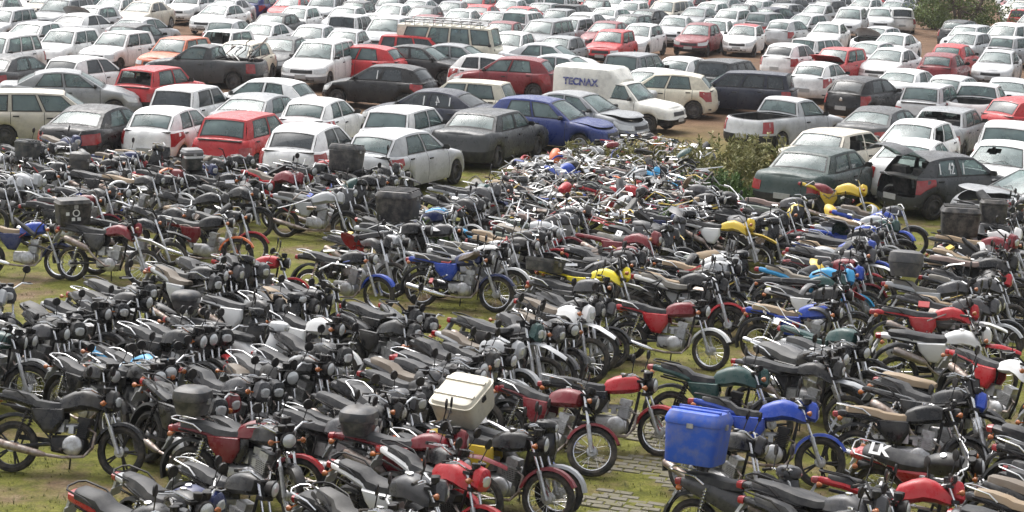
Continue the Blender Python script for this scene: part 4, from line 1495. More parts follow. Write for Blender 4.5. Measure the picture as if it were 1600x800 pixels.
def put_car(loc, kind, col, hd, label, opt, far):
    P = CARS[kind]
    if label not in auto_labels:
        footprints.append((corners(loc.x, loc.y, P['L'], P['W'], hd), loc, CN.get(col, 'cream'), KN[kind], label))
    kw = {k: v for k, v in opt.items() if k in ('skip', 'hood', 'gate', 'tint', 'wheels', 'bumper', 'roofcol')}
    root, made = place_car(kind, loc, hd, col, label, 'vehicles parked close together in the lot', far, **kw)
    if opt.get('chalk'):
        chalk(made, kind, opt['chalk'], root, 'l' if 90 < hd < 270 else 'r')
    if opt.get('hole') and 'windscreen' in made:
        me = made['windscreen'].data.copy()
        bm = bmesh.new()
        bm.from_mesh(me)
        bmesh.ops.subdivide_edges(bm, edges=bm.edges, cuts=2, use_grid_fill=True)
        cx = sum((v.co for v in bm.verts), Vector()) / len(bm.verts)
        bmesh.ops.delete(bm, geom=[f for f in bm.faces if (f.calc_center_median() - cx - Vector((-.12, -.12, .08))).length < .17 + .05 * mnoise.noise(f.calc_center_median() * 9)], context='FACES')
        bm.to_mesh(me)
        bm.free()
        made['windscreen'].data = me
    if opt.get('van'):
        me = text_mesh('TECNAX', 0.30)
        me.materials.append(BLUEMARK)
        o = mesh_obj('lettering', me, root)
        o.matrix_local = Matrix.Translation((-1.02, -0.785, 1.30)) @ Matrix.Rotation(math.radians(90), 4, 'X')
    if opt.get('emblem'):
        o = mesh_obj('emblem', MB().lathe([(.06, 0), (.055, .012), (.001, .014)], (0, 0, 0), 'X', 14, False).mesh('emblem', CHROME), root)
        o.location = (-P['L'] / 2 - 0.02, 0, 0.76)
        o.rotation_euler = (0, 0, math.pi)
    if opt.get('load'):
        rr = random.Random(5)
        for q in range(9):
            mb = MB()
            p = Vector((rr.uniform(-1.9, -.8), rr.uniform(-.5, .5), rr.uniform(.75, 1.0)))
            pts = [p]
            for k in range(4):
                p = p + Vector((rr.uniform(-.35, .35), rr.uniform(-.2, .2), rr.uniform(-.12, .30)))
                pts.append(p.copy())
            so = mesh_obj('scrap_metal', mb.tube(pts, rr.choice((.015, .02, .03)), 5).mesh('scrap_metal', rr.choice((RUSTY, BLACKMETAL, CAST))))
            so.matrix_world = Matrix.Translation(loc) @ Matrix.Rotation(math.radians(hd), 4, 'Z')
            tag(so, 'twisted scrap pipe piled in the bed of the dark grey pickup', 'scrap', 'scrap pipes in the dark pickup bed')
    return root


def turn(px):
    """the rows on the left stand squarer to the road than those on the right"""
    return plin(px, [(700, 22), (1250, 0)])


for (px, py, kind, col, hd, label, opt) in CT:
    if 38 <= hd <= 70 or 225 <= hd <= 252:
        hd += turn(px)
    add_car(px, py, kind, col, hd, label, opt, False)

# rows further back and the gaps between: cars of the same lot, set out on its slanted grid
rc = random.Random(11)
AX = math.radians(54)
A1 = Vector((math.cos(AX), math.sin(AX), 0))
A2 = Vector((-math.sin(AX), math.cos(AX), 0))
autos = []
for i in range(-18, 30):
    for j in range(-32, 36):
        p = Vector((0, 95, 0)) + A1 * (i * 5.3) + A2 * (j * 2.25 + rc.uniform(-.1, .1)) + A1 * rc.uniform(-.3, .3)
        px, py = proj((p.x, p.y, 0))
        tx, ty = proj((p.x, p.y, 1.45))
        if not (-70 < tx < 1670) or p.y < 46 or ty < -22:
            continue
        pxb, pyb = px, py
        # open dirt lane and the front edge towards the motorcycles stay free
        if 1000 < px < 1270 and 74 < py < 140 or 1240 < px < 1340 and 66 < py < 100 or 1325 < px < 1440 and 36 < py < 84:
            continue
        if py > 150 or (1380 < px < 1600 and ty < 26 and 1415 < px < 1570):
            continue
        if 1030 < px < 1160 and py > 128 or px > 1150 and py > 118:
            continue
        kind = rc.choices(['hatchback', 'boxy_hatchback', 'compact_hatchback', 'saloon', 'boxy_saloon', 'estate', 'pickup', 'suv'], [6, 4, 4, 6, 2, 2, 1, 2])[0]
        col = rc.choices([WHITE, SILVER, GREY, DGREY, BLACK, RED, DRED, NAVY, BEIGE, BLUE, CREAM], [31, 24, 10, 8, 7, 4, 4, 3, 2, 1.5, 2])[0]
        away = rc.random() < (0.25 if py < 90 else 0.5)
        hd = (54 if away else 234) + turn(px) + rc.uniform(-5, 5)
        P = CARS[kind]
        cr = corners(p.x, p.y, P['L'], P['W'], hd, 0.10)
        if any(overlap(cr, f[0]) for f in footprints if (f[1] - p).length < 5.5):
            continue
        footprints.append((corners(p.x, p.y, P['L'], P['W'], hd), p, CN[col], KN[kind], None))
        autos.append((p, kind, col, hd, away, rc.random() < 0.3, px, py, rc.choice(('steel', 'steel', 'alloy'))))
used = set(c[5] for c in CT)
dupes = {}
pend = []
for (p, kind, col, hd, away, tint, px, py, wh) in autos:
    near = sorted([f for f in footprints if 0.1 < (f[1] - p).length < 9], key=lambda f: (f[1] - p).length)[:3]
    base_l = '%s %s %s' % (CN[col], KN[kind], 'showing its tail' if away else 'showing its nose')
    nb = ['a %s %s' % (f[2], f[3].replace(' car', '').replace('boxy ', '').replace('small ', '')) for f in near]
    forms = [base_l]
    if len(nb) > 0:
        forms.append('%s beside %s' % (base_l, nb[0]))
    if len(nb) > 1:
        forms.append('%s by %s and %s' % (base_l, nb[0], nb[1]))
    if len(nb) > 2:
        forms.append('%s by %s, %s and %s' % (base_l, nb[0][2:], nb[1][2:], nb[2][2:]))
    pend.append(forms)
allf = [set(f) for f in pend]
for idx, (p, kind, col, hd, away, tint, px, py, wh) in enumerate(autos):
    lab = None
    for f in pend[idx][1:]:
        if f not in used and sum(f in s for s in allf) == 1 and len(f.split()) <= 16:
            lab = f
            break
    lab = lab or next((f for f in reversed(pend[idx]) if len(f.split()) <= 16), pend[idx][0])
    used.add(lab)
    auto_labels.add(lab)
    put_car(p, kind, col, hd, lab, dict(tint=tint, wheels=wh, hood=0.9 if rc.random() < .03 else 0), py < 55)
print('cars', len(footprints))
# ------------------------------------------------------------------ motorcycles in their columns
rm = random.Random(23)
MC = dict(black=(0.009, 0.009, 0.010), dark_red=(0.16, 0.012, 0.018), red=(0.40, 0.016, 0.022), blue=(0.020, 0.060, 0.36), silver=(0.42, 0.43, 0.44), dark_green=(0.02, 0.06, 0.055),
          yellow=(0.60, 0.42, 0.04), orange=(0.62, 0.14, 0.03), white=(0.75, 0.75, 0.74), navy=(0.02, 0.03, 0.10), grey=(0.06, 0.06, 0.064), cyan=(0.05, 0.33, 0.62), lemon=(0.80, 0.66, 0.03))
SEATC = [(0.024, 0.024, 0.026)] * 4 + [(0.050, 0.050, 0.052)] * 4 + [(0.080, 0.080, 0.078)] + [(0.03, 0.03, 0.032)] * 6 + [(0.075, 0.072, 0.068), (0.15, 0.12, 0.09), (0.30, 0.22, 0.14)]
ORD = ['', 'second', 'third', 'fourth', 'fifth', 'sixth', 'seventh', 'eighth', 'ninth', 'tenth', 'eleventh', 'twelfth', 'thirteenth', 'fourteenth', 'fifteenth',
       'sixteenth', 'seventeenth', 'eighteenth', 'nineteenth', 'twentieth'] + ['twenty-%s' % w for w in ('first', 'second', 'third', 'fourth', 'fifth', 'sixth', 'seventh', 'eighth', 'ninth')] + ['thirtieth'] + ['thirty-%s' % w for w in ('first', 'second', 'third', 'fourth', 'fifth', 'sixth')]


def bline(x):
    return 29.3 - 0.375 * (x + 0.72)


def zmax(x):
    return plin(x, [(-14, 41.2), (-9, 41.4), (-5, 39.8), (-2.6, 38.8), (-1.2, 39.4), (0, 41.6), (1.5, 42.0), (3.6, 41.0), (4.2, 38.4), (5.8, 38.0), (7, 38.2), (13, 36.6)])


slots = []
# block behind the aisle: (x of the end bike, extra depth before the column starts, name used for the column)
BCOL = [(-15.2, 1.0, 'the far left end'), (-13.1, 0.6, 'the bike left of the blue tanked one'), (-11.0, 0.4, 'the grey box bike'),
        (-8.97, 0.0, 'the blue tanked bike'), (-7.0, 0.15, 'the lone black trail bike'), (-5.4, 1.6, 'the orange fendered bike'),
        (-2.75, -.1, 'the blue fendered bike'), (-0.75, 0.1, 'the navy bike'), (1.15, 0.0, 'the yellow shrouded bike'),
        (2.75, -0.1, 'the white fendered red bike'), (4.6, 0.0, 'the bright blue bike'), (6.75, 0.0, 'the white trail bike'),
        (8.9, 0.0, 'the bike past the trail bikes'), (11.0, 1.5, 'the outer corner bike')]
for ci, (x0, d0, cname) in enumerate(BCOL):
    p = Vector((x0, bline(x0), 0)) + V * (d0 * 1.4)
    k = 0
    while True:
        j = p + U * rm.uniform(-.13, .13)
        if j.y > zmax(j.x):
            break
        slots.append(dict(p=j.copy(), c='B%d' % ci, i=k, cname=cname, h=-21 + rm.gauss(0, 8)))
        p = p + V * rm.uniform(0.47, 0.60)
        k += 1
# block in front of the aisle, turned a little more: from near the camera up to the aisle
UA = math.radians(-24)
VA = Vector((-math.sin(UA), math.cos(UA), 0))
UAV = Vector((math.cos(UA), math.sin(UA), 0))
ACOL = [(-10.2, 21.8, 'the grass corner'), (-8.1, 22.0, 'the left grass strip'), (-5.9, 20.6, 'the chrome engined bike'), (-3.75, 16.0, 'the round headlight pair'),
        (-1.75, 16.0, 'the red and white bike'), (0.25, 16.0, 'the rusty fendered bike'), (2.65, 16.0, 'the blue box'),
        (4.7, 16.0, 'the LK seat'), (6.8, 16.0, 'the red tailed bike'), (8.9, 16.0, 'the outermost bike')]
for ci, (x0, zn, cname) in enumerate(ACOL):
    p = Vector((x0, 20.2, 0))
    p = p + VA * ((zn - p.y) / VA.y)
    k = 0
    while p.y < bline(p.x) - 1.6:
        j = p + UAV * rm.uniform(-.12, .12)
        slots.append(dict(p=j.copy(), c='A%d' % ci, i=k, cname=cname, h=-41 + rm.gauss(0, 8)))
        k += 1
        p = p + VA * rm.uniform(0.36, 0.47)
for q_, s in enumerate(slots):
    s['n'] = q_
# visible ones only
vis = []
for s in slots:
    px, py = proj(s['p'] + Vector((0, 0, .7)))
    if -110 < px < 1710 and py < 850:
        s['px'], s['py'] = proj(s['p'] + Vector((.1, 0, .85)))
        vis.append(s)
slots = vis


def snap(px, py, off, z, **kw):
    """give the slot nearest to a spot of the photograph its own look and stand it exactly there"""
    best, bd = None, 1e9
    for s in slots:
        if s.get('set'):
            continue
        c, n_ = math.cos(math.radians(s['h'])), math.sin(math.radians(s['h']))
        q = proj(s['p'] + Vector((c * off, n_ * off, z)))
        d = (q[0] - px) ** 2 + ((q[1] - py) * 1.6) ** 2
        if d < bd:
            best, bd = s, d
    s = best
    h = kw.get('h', s['h'])
    g_ = gp(px, py, z)
    c, n_ = math.cos(math.radians(h)), math.sin(math.radians(h))
    s['p'] = Vector((g_.x - c * off, g_.y - n_ * off, 0))
    s.update(kw)
    s['h'] = h
    s['set'] = True
    return s


B_ = MC['black']
snap(112, 628, .1, .88, h=-4, kind='naked', tank='black', lab='black motorcycle with round chrome engine cover at the bare grass corner', seat=0, open=True)
snap(968, 603, .12, .86, h=-12, kind='standard', tank='red', fender='red', side='black', lab='motorcycle with bright red rounded tank and red front fender', seat=0, steer=-.2)
snap(866, 622, .12, .86, kind='standard', tank='dark_red', fender='dark_red', side='dark_red', lab='dark red motorcycle beside the bright red tanked one', seat=0)
snap(1058, 484, .12, .86, h=-22, kind='standard', tank='dark_red', side='red', fender='white', lab='dark red motorcycle with white front fender standing on the grass aisle', seat=1, steer=-.15)
snap(1268, 487, .12, .86, h=-18, kind='standard', tank='blue', side='blue', fender='blue', lab='bright blue motorcycle with blue fender and orange crusted seat', seat=17)
snap(1492, 522, .1, .93, h=-8, kind='trail', tank='white', side='white', fender='red', lab='white trail motorcycle with red beak fender', seat=0)
snap(1478, 492, .1, .93, h=-10, kind='trail', tank='red', side='red', fender='white', lab='red trail motorcycle behind the white one', seat=5)
snap(545, 402, .1, .86, h=-22, kind='standard', tank='black', side='black', fender='blue', lab='black motorcycle with blue front fender and a white rim', seat=7, steer=-.1)
snap(726, 405, .1, .86, h=-12, kind='standard', tank='navy', side='blue', fender='navy', lab='navy motorcycle with chrome muffler facing the red tank', seat=7)
snap(212, 352, .1, .93, h=-8, kind='trail', tank='black', side='black', fender='black', lab='black trail motorcycle standing alone on the grass', seat=0)
snap(45, 358, .12, .86, h=-5, kind='standard', tank='blue', side='navy', fender='navy', lab='motorcycle with blue tank and mottled seat at grass edge', seat=17)
snap(325, 348, .1, .86, h=-14, kind='standard', tank='black', side='dark_red', fender='orange', lab='black motorcycle with orange front fender and chrome muffler', seat=8)
snap(352, 338, .1, .86, kind='standard', tank='black', side='black', fender='red', lab='black motorcycle with red front fender behind the orange fendered one', seat=8)
snap(425, 545, .36, .68, h=-30, kind='cub', tank='white', side='white', fender='white', lab='white scooter with large leg shield', seat=0, steer=.2)
snap(505, 520, .3, .8, kind='standard', tank='white', fender='white', side='white', lab='motorcycle with white front fender beside the white scooter', seat=0)
snap(1215, 645, .12, .86, h=-14, kind='naked', tank='blue', side='blue', fender='blue', lab='blue motorcycle with blue tail beside the blue box', seat=0)
snap(640, 705, -.3, .8, kind='standard', tank='black', side='orange', fender='red', lab='black motorcycle with orange side panels', seat=1)
snap(790, 690, .12, .86, kind='standard', tank='black', side='yellow', fender='dark_red', lab='black motorcycle with yellow side panel beside the rusty fendered one', seat=0)
snap(205, 572, .12, .86, kind='naked', tank='cyan', side='cyan', fender='cyan', lab='pale blue motorcycle with blue tail and tank', seat=2)
snap(955, 445, .35, .80, h=-20, kind='trail', tank='lemon', side='lemon', fender='white', lab='yellow trail motorcycle with upright yellow shroud', seat=0)
snap(690, 742, .12, .86, kind='naked', tank='red', side='white', fender='red', lab='red motorcycle with white tail panel', seat=0)
snap(590, 745, -.4, .82, kind='naked', tank='grey', side='white', fender='grey', lab='grey motorcycle with long white tail panel', seat=0)
snap(1340, 770, -.5, .82, h=-12, kind='naked', tank='red', side='red', fender='black', lab='red motorcycle with red tail and black seat at the lot corner', seat=0)
_lk = snap(1375, 712, -.60, .74, h=-28, lean=-.55, kind='standard', tank='black', side='red', fender='black', lab='black motorcycle with white LK painted on its seat', seat=0, lk=True)
_lk['p'] += Vector((-math.sin(math.radians(-28)), math.cos(math.radians(-28)), 0)) * .46
snap(1440, 650, .1, .86, h=-12, kind='standard', tank='black', side='black', fender='black', lab='black motorcycle with mud crusted seat in front of LK bike', seat=17)
snap(1530, 575, -.3, .82, kind='trail', tank='white', side='red', fender='red', lab='trail motorcycle with red tail and white tank shroud', seat=1)
snap(430, 690, .45, .85, h=-40, kind='standard', tank='black', side='black', fender='black', lab='black motorcycle with cream round headlight turned outward', seat=0, steer=-.4)
snap(255, 585, .45, .85, h=-45, kind='standard', tank='black', side='black', fender='silver', lab='motorcycle with silver fender and round headlight beside another', seat=0, steer=-.3)
snap(230, 592, .45, .85, h=-42, kind='standard', tank='black', side='black', fender='black', lab='black motorcycle with round headlight beside the silver fendered one', seat=0, steer=-.3)
snap(1310, 300, 0, .8, h=-30, kind='naked', tank='yellow', side='yellow', fender='yellow', lab='yellow motorcycle wreck in front of the open tailgate car', seat=2)
snap(1135, 360, .1, .85, kind='trail', tank='yellow', side='white', fender='yellow', lab='yellow and white trail motorcycle among the packed rows', seat=3)
snap(1140, 590, .1, .86, h=-16, kind='naked', tank='dark_green', side='dark_green', fender='black', lab='dark green motorcycle at the aisle end before the blue box', seat=1)
snap(975, 300, .1, .86, kind='naked', tank='red', side='red', fender='red', lab='red motorcycle deep in the tangled rows', seat=3)

# boxes carried on the rear racks: (pixel of the box middle, size l w h, colour, style, label)
BOXES = [
    (1088, 682, (.62, .62, .56), (0.025, 0.10, 0.52), 'crate', 'large blue delivery box with lid and latch on motorcycle rack', -24, .16),
    (730, 622, (.58, .62, .38), (0.60, 0.56, 0.45), 'crate', 'cream delivery box with ribbed lid, tipped on a motorcycle', -30, -.42),
    (622, 320, (.74, .70, .56), (0.022, 0.022, 0.026), 'ribbed', 'black delivery box with ridged lid beside the grass gap', -14, .02),
    (540, 246, (.66, .60, .56), (0.035, 0.036, 0.038), 'ribbed', 'black ridged box in front of the scuffed silver hatchback', -25, .15),
    (114, 330, (.42, .60, .46), (0.018, 0.018, 0.02), 'marked', 'black delivery box with pale printed marks on its side', -60, .0),
    (300, 248, (.40, .42, .44), (0.020, 0.026, 0.024), 'striped', 'black box with red and white stripe under its grey lid', -60, .0),
    (1500, 345, (.72, .70, .54), (0.018, 0.018, 0.02), 'ribbed', 'black ridged delivery box before the dark open car', -10, .06),
    (1552, 330, (.52, .56, .46), (0.018, 0.018, 0.02), 'ribbed', 'smaller black ridged box beside another one', -10, .1),
    (1415, 412, (.56, .60, .44), (0.07, 0.072, 0.075), 'case', 'grey rounded box resting above dusty seats', -16, .2),
    (850, 415, (.54, .50, .20), (0.035, 0.036, 0.036), 'ribbed', 'flat black ridged lid lying on the motorcycles', -30, .25),
    (300, 625, (.40, .44, .32), (0.030, 0.031, 0.034), 'case', 'black rounded top case beside the round headlights', -15, .1),
    (560, 656, (.40, .44, .30), (0.035, 0.036, 0.04), 'case', 'dark grey rounded top case in front of the cream box', -15, .08),
    (290, 468, (.38, .42, .26), (0.030, 0.030, 0.034), 'case', 'small black top case with yellowed lamp beside it', -15, .1),
    (124, 250, (.40, .40, .36), (0.07, 0.07, 0.072), 'case', 'grey top case in front of the black saloon', -20, .1),
    (42, 232, (.46, .44, .36), (0.05, 0.055, 0.058), 'ribbed', 'dark ridged box before the beige estate car', -30, .1),
]


def box_object(px, py, size, col, style, label, hd, lean, base_z=0.93):
    l, w, h = size
    p = gp(px, py, base_z + h / 2)
    o = bpy.data.objects.new('delivery_box' if style != 'case' else 'top_case', None)
    COL.objects.link(o)
    o.matrix_world = Matrix.Translation((p.x, p.y, base_z)) @ Matrix.Rotation(math.radians(hd), 4, 'Z') @ Matrix.Rotation(-lean, 4, 'X')
    tag(o, label, 'box', 'boxes carried on motorcycle racks')

    def rr(z, k, e=7):
        return [(x, y, z) for (x, y) in [((l / 2 * k) * math.copysign(abs(math.cos(a)) ** (2 / e), math.cos(a)), (w / 2 * k) * math.copysign(abs(math.sin(a)) ** (2 / e), math.sin(a)))
                                         for a in [2 * math.pi * (q + .5) / 24 for q in range(24)]]]
    e = 7 if style != 'case' else 3.2
    zl = h * (0.74 if style != 'case' else 0.5)
    kb = 0.90 if style != 'case' else 0.80
    mesh_obj('box_body', MB().loft([rr(0, kb - .03, e), rr(.02, kb, e), rr(zl, 0.98, e)]).mesh('box_body', BOXMAT), o, col)
    top = MB().loft([rr(zl + .004, 1.0, e), rr(zl + .05, 1.02, e), rr(h - .05, 0.96, e), rr(h - .012, .90 if style != 'case' else .74, e), rr(h, .80 if style != 'case' else .5, e)])
    lidc = col if style != 'striped' else (0.18, 0.18, 0.185)
    lid = mesh_obj('lid', top.mesh('lid', BOXMAT), o, lidc)
    if style in ('ribbed', 'crate'):
        nrib = 4 if style == 'ribbed' else 2
        ribm = MB().box((0, 0, 0), (l * .88, .05, .024)).mesh('rib', BOXMAT, 0)
        for q in range(nrib):
            rb = mesh_obj('rib', ribm, lid, col)
            rb.location = (0, (q - (nrib - 1) / 2) * w * .86 / nrib, h + .004)
    mesh_obj('latch', MB().box((l * .495, 0, zl), (.03, .07, .06)).mesh('latch', BLACKMETAL if col[0] > .1 else CAST), o)
    if style == 'crate':
        mesh_obj('latch', MB().box((0, -w * .497, zl), (.07, .03, .05)).mesh('latch', CAST), o)
    if style == 'striped':
        mesh_obj('stripe', MB().box((0, 0, zl - .05), (l * .985, w * .985, .05)).mesh('stripe', WHITEMARK), o)
        mesh_obj('stripe', MB().box((0, 0, zl - .05), (l * .3, w * .992, .052)).mesh('stripe', REDLAMP), o)
    if style == 'marked':
        for s in (1, -1):
            mesh_obj('printed_ring', MB().lathe([(.065, 0), (.065, .004), (.045, .004), (.045, 0)], (0, 0, 0), 'X', 16, False).mesh('printed_ring', WHITEMARK), o).matrix_local = Matrix.Translation((s * l * .487, 0, zl - .11))
            for yy, zz in ((-.05, .12), (.05, .12), (-.15, .22)):
                mesh_obj('printed_patch', MB().box((0, 0, 0), (.006, .06, .06)).mesh('printed_patch', WHITEMARK), o).location = (s * l * .472, yy, zz)
    return p


for bx_ in BOXES:
    s = snap(bx_[0], bx_[1] + 6, -.62, .93 + bx_[2][2] / 2, h=bx_[6] if abs(bx_[6]) < 40 else -15, box=True)
    c, n_ = math.cos(math.radians(s['h'])), math.sin(math.radians(s['h']))
    box_object(*bx_[:6], bx_[6], bx_[7])

# a machine that would stand inside one placed by hand makes way
fixed = [s for s in slots if s.get('set')]


def clash(s):
    for f in fixed:
        d = s['p'] - f['p']
        c, n_ = math.cos(math.radians(f['h'])), math.sin(math.radians(f['h']))
        al, ac = d.x * c + d.y * n_, -d.x * n_ + d.y * c
        if abs(al) < 1.1 and abs(ac) < .24:
            return True
    return False


# strips of open grass (pixel boxes on the ground) where no wheel stands
OPEN = [(-60, 395, 195, 530), (-80, 728, 145, 950), (555, 468, 690, 560), (910, 738, 1045, 980), (975, 640, 1045, 740), (1050, 540, 1190, 655), (1395, 590, 1490, 660),
        (375, 378, 455, 425), (690, 262, 775, 312)]


def on_grass(s):
    c, n_ = math.cos(math.radians(s['h'])), math.sin(math.radians(s['h']))
    for d in (-.75, -.3, .3, .75):
        px, py = proj((s['p'].x + c * d, s['p'].y + n_ * d, 0))
        if any(a <= px <= c_ and b <= py <= d_ for a, b, c_, d_ in OPEN):
            return True
    return False


def hides(s):
    """would stand right before one of the machines the photograph shows in the open"""
    gx, gy = proj(s['p'])
    for f in fixed:
        if f.get('lab'):
            fx_, fy_ = proj(f['p'])
            if f.get('open') and -120 < gx - fx_ < 175 and -12 < gy - fy_ < 75:
                return True
            if f.get('lk') and -170 < gx - fx_ < 60 and 0 < gy - fy_ < 95 or abs(gx - fx_) < 85 and 4 < gy - fy_ < 40:
                return True
    return False


slots = [s for s in slots if s.get('set') or not (clash(s) or on_grass(s) or hides(s))]
order = {}
for s in sorted(slots, key=lambda s: s['n']):
    s['i'] = order.get(s['c'], 0)
    order[s['c']] = s['i'] + 1
# ------------------------------------------------------------------ build them
used_m = set()
GRP = 'motorcycles packed side by side in rows'
adj = ['with worn seat', 'with grey dusty seat', 'with chrome muffler', 'with bare handlebar', 'with faded paint']
slots.sort(key=lambda s: (s['p'].y))
for s in slots:
    kind = s.get('kind') or rm.choices(['standard', 'naked', 'trail', 'cub', 'commuter'], [34, 20, 17, 8, 21])[0]
    tank = s.get('tank') or rm.choices(list(MC), [80, 6, 3.5, 2.5, 6, 3, .8, .6, 2.2, 4, 20, .3, 0])[0]
    side = s.get('side') or (tank if rm.random() < .55 else rm.choice(['black', 'black', 'black', 'black', 'grey', 'grey', 'silver', 'red', 'white']))
    fender = s.get('fender') or (tank if rm.random() < .55 else rm.choice(['black', 'black', 'black', 'black', 'black', 'silver', 'red', 'white']))
    si = s.get('seat')
    seat = SEATC[si] if si is not None else rm.choice(SEATC)
    if si is None and s['c'][0] == 'B' and s['p'].x > -.5 and rm.random() < .35:
        seat = rm.choice([(0.16, 0.15, 0.13), (0.22, 0.19, 0.15), (0.33, 0.24, 0.15), (0.10, 0.12, 0.10), (0.20, 0.14, 0.12)])
    if not s.get('tank') and s['c'][0] == 'B' and s['p'].x > -.5 and rm.random() < .16:
        tank = rm.choice(['red', 'dark_red', 'white', 'silver', 'yellow', 'dark_green', 'blue', 'silver'])
    lean = 0.17 + rm.gauss(0, .06)
    if rm.random() < .06:
        lean = -0.12
    lean = s.get('lean', lean)
    pitch = 0.0
    z = 0.0
    py = s['py']
    far = py < 395
    if not s.get('set') and s['c'][0] == 'B' and -1.0 < s['p'].x < 6 and s['p'].y > 35:
        # the tangled part: fallen and stripped machines
        if rm.random() < .5:
            lean = rm.choice((-1, 1)) * rm.uniform(.5, 1.25)
            s['h'] += rm.uniform(-70, 70)
    if abs(lean) > .4:
        z = 0.10 * abs(lean)
    skip = set()
    if not s.get('set'):
        for part, prob in (('headlight', .14), ('front_fender', .12), ('fuel_tank', .09), ('seat', .07), ('side_coverr', .2), ('muffler', .1), ('mirror_stalkr', .45), ('mirror_stalkl', .45),
                           ('grab_rail', .3), ('taillight', .5), ('indicatorfl', .8), ('indicatorfr', .75), ('indicatorrl', .8), ('indicatorrr', .8), ('plate', .4), ('front_wheel', .05), ('clocks', .2)):
            if rm.random() < prob:
                skip.add(part)
        if 'fuel_tank' in skip:
            skip.add('fuel_cap')
        if 'headlight' in skip:
            skip.add('lens')
    steer = s.get('steer', rm.gauss(.25, .3))
    steer = max(-.6, min(.7, steer))
    cn = tank.replace('_', ' ').replace('lemon', 'yellow')
    if s.get('lab'):
        lab = s['lab']
    else:
        kn = {'standard': 'motorcycle', 'naked': 'cast wheel motorcycle', 'trail': 'trail motorcycle', 'commuter': 'alloy wheel motorcycle', 'cub': 'step through scooter'}[kind]
        if s.get('box'):
            kn += ' under a box'
        if s['i'] == 0:
            lab = '%s %s ending the row of %s' % (cn, kn, s['cname'])
        else:
            lab = '%s %s, %s from %s' % (cn, kn, ORD[s['i']], s['cname'])
        if len(lab.split()) > 16:
            lab = lab.replace(' under a box', '')
        if lab in used_m:
            lab = '%s %s with %s fender' % (cn, kn, fender.replace('_', ' ')) + lab[len(cn) + len(kn) + 1:]
    used_m.add(lab)
    cols = dict(tank=MC[tank], side=MC[side], fender=MC[fender], seat=seat)
    root, made = place_moto(kind, s['p'] + Vector((0, 0, z + uneven(s['p'].x, s['p'].y))), s['h'], lean, cols, lab, GRP, steer, far, skip,
                            cat='scooter' if kind == 'cub' else 'motorcycle', name='scooter' if kind == 'cub' else 'motorcycle', size=1.0 if s.get('set') else rm.uniform(.94, 1.05))
    if s.get('lk') and 'seat' in made:
        me = text_mesh('LK', 0.20, 0.003)
        me.materials.append(WHITEMARK)
        o = mesh_obj('lettering', me, made['seat'])
        # on the flat rear of the seat, read from the right hand side
        o.matrix_local = Matrix.Translation((-0.60, -0.085, 0.916)) @ Matrix.Rotation(.05, 4, 'Y') @ Matrix.Rotation(.2, 4, 'X')
print('motorcycles', len(slots))
# ------------------------------------------------------------------ plants
def leaf_mat(name, c0, c1):
    m, nt, b, out = nodes_of(name)
    tc = N(nt, 'ShaderNodeTexCoord')
    n_ = N(nt, 'ShaderNodeTexNoise')
    n_.inputs['Scale'].default_value = 3.5
    n_.inputs['Detail'].default_value = 3
    nt.links.new(tc.outputs['Object'], n_.inputs['Vector'])
    nt.links.new(ramp(nt, n_.outputs[0], [(0.35, c0), (0.65, c1)]), b.inputs['Base Color'])
    b.inputs['Roughness'].default_value = 0.6
    b.inputs['Transmission Weight'].default_value = 0.0
    b.inputs['Subsurface Weight'].default_value = 0.0
    return m


LEAFG = leaf_mat('tree_leaf', (0.075, 0.115, 0.025), (0.17, 0.22, 0.055))
LEAFO = leaf_mat('weed_leaf', (0.15, 0.16, 0.045), (0.32, 0.29, 0.12))
LEAFB = leaf_mat('fresh_leaf', (0.05, 0.10, 0.02), (0.11, 0.18, 0.04))
GRASSM = leaf_mat('grass_blade', (0.085, 0.10, 0.018), (0.19, 0.185, 0.05))
BARK = dusty('bark', (0.10, 0.075, 0.055), 0.9, amount=0.4, scale=8)
rp = random.Random(3)


def leaf(mb, p, d, ln, w):
    d = d.normalized()
    s = d.cross(Vector((rp.uniform(-1, 1), rp.uniform(-1, 1), rp.uniform(-1, 1)))).normalized() * w
    u = s.cross(d).normalized() * ln * .12
    mb.add([p, p + d * ln * .5 + s + u, p + d * ln, p + d * ln * .5 - s + u], [(0, 1, 2, 3)])


def rdir():
    while True:
        v = Vector((rp.uniform(-1, 1), rp.uniform(-1, 1), rp.uniform(-1, 1)))
        if .05 < v.length < 1:
            return v.normalized()


def weed(px, py, h, spread, nst, mat, label, name='weed'):
    p = gp(px, py)
    root = bpy.data.objects.new(name, None)
    COL.objects.link(root)
    root.location = p
    tag(root, label, 'plant', 'weeds growing between the vehicles')
    stems, lv = MB(), MB()
    for k in range(nst):
        a, r = rp.uniform(0, 6.28), spread * math.sqrt(rp.random())
        b0 = Vector((r * math.cos(a) * .8, r * math.sin(a) * .8, -.02))
        tip = b0 + Vector((math.cos(a) * rp.uniform(0, .35) * h, math.sin(a) * rp.uniform(0, .35) * h, h * rp.uniform(.55, 1.0)))
        mid = b0.lerp(tip, .5) + Vector((rp.uniform(-.06, .06), rp.uniform(-.06, .06), .05))
        stems.tube([b0, mid, tip], [.009, .006, .003], 4, False)
        for q in range(rp.randint(26, 40)):
            t = rp.uniform(.15, 1)
            c = b0.lerp(mid, t * 2) if t < .5 else mid.lerp(tip, t * 2 - 1)
            d = rdir() + Vector((0, 0, .5))
            leaf(lv, c, d, rp.uniform(.09, .20), rp.uniform(.018, .036))
    mesh_obj('stems', stems.mesh('stems', mat), root)
    fo = mesh_obj('foliage', lv.mesh('foliage', mat, 0, False), root)
    fo['kind'] = 'stuff'
    return root


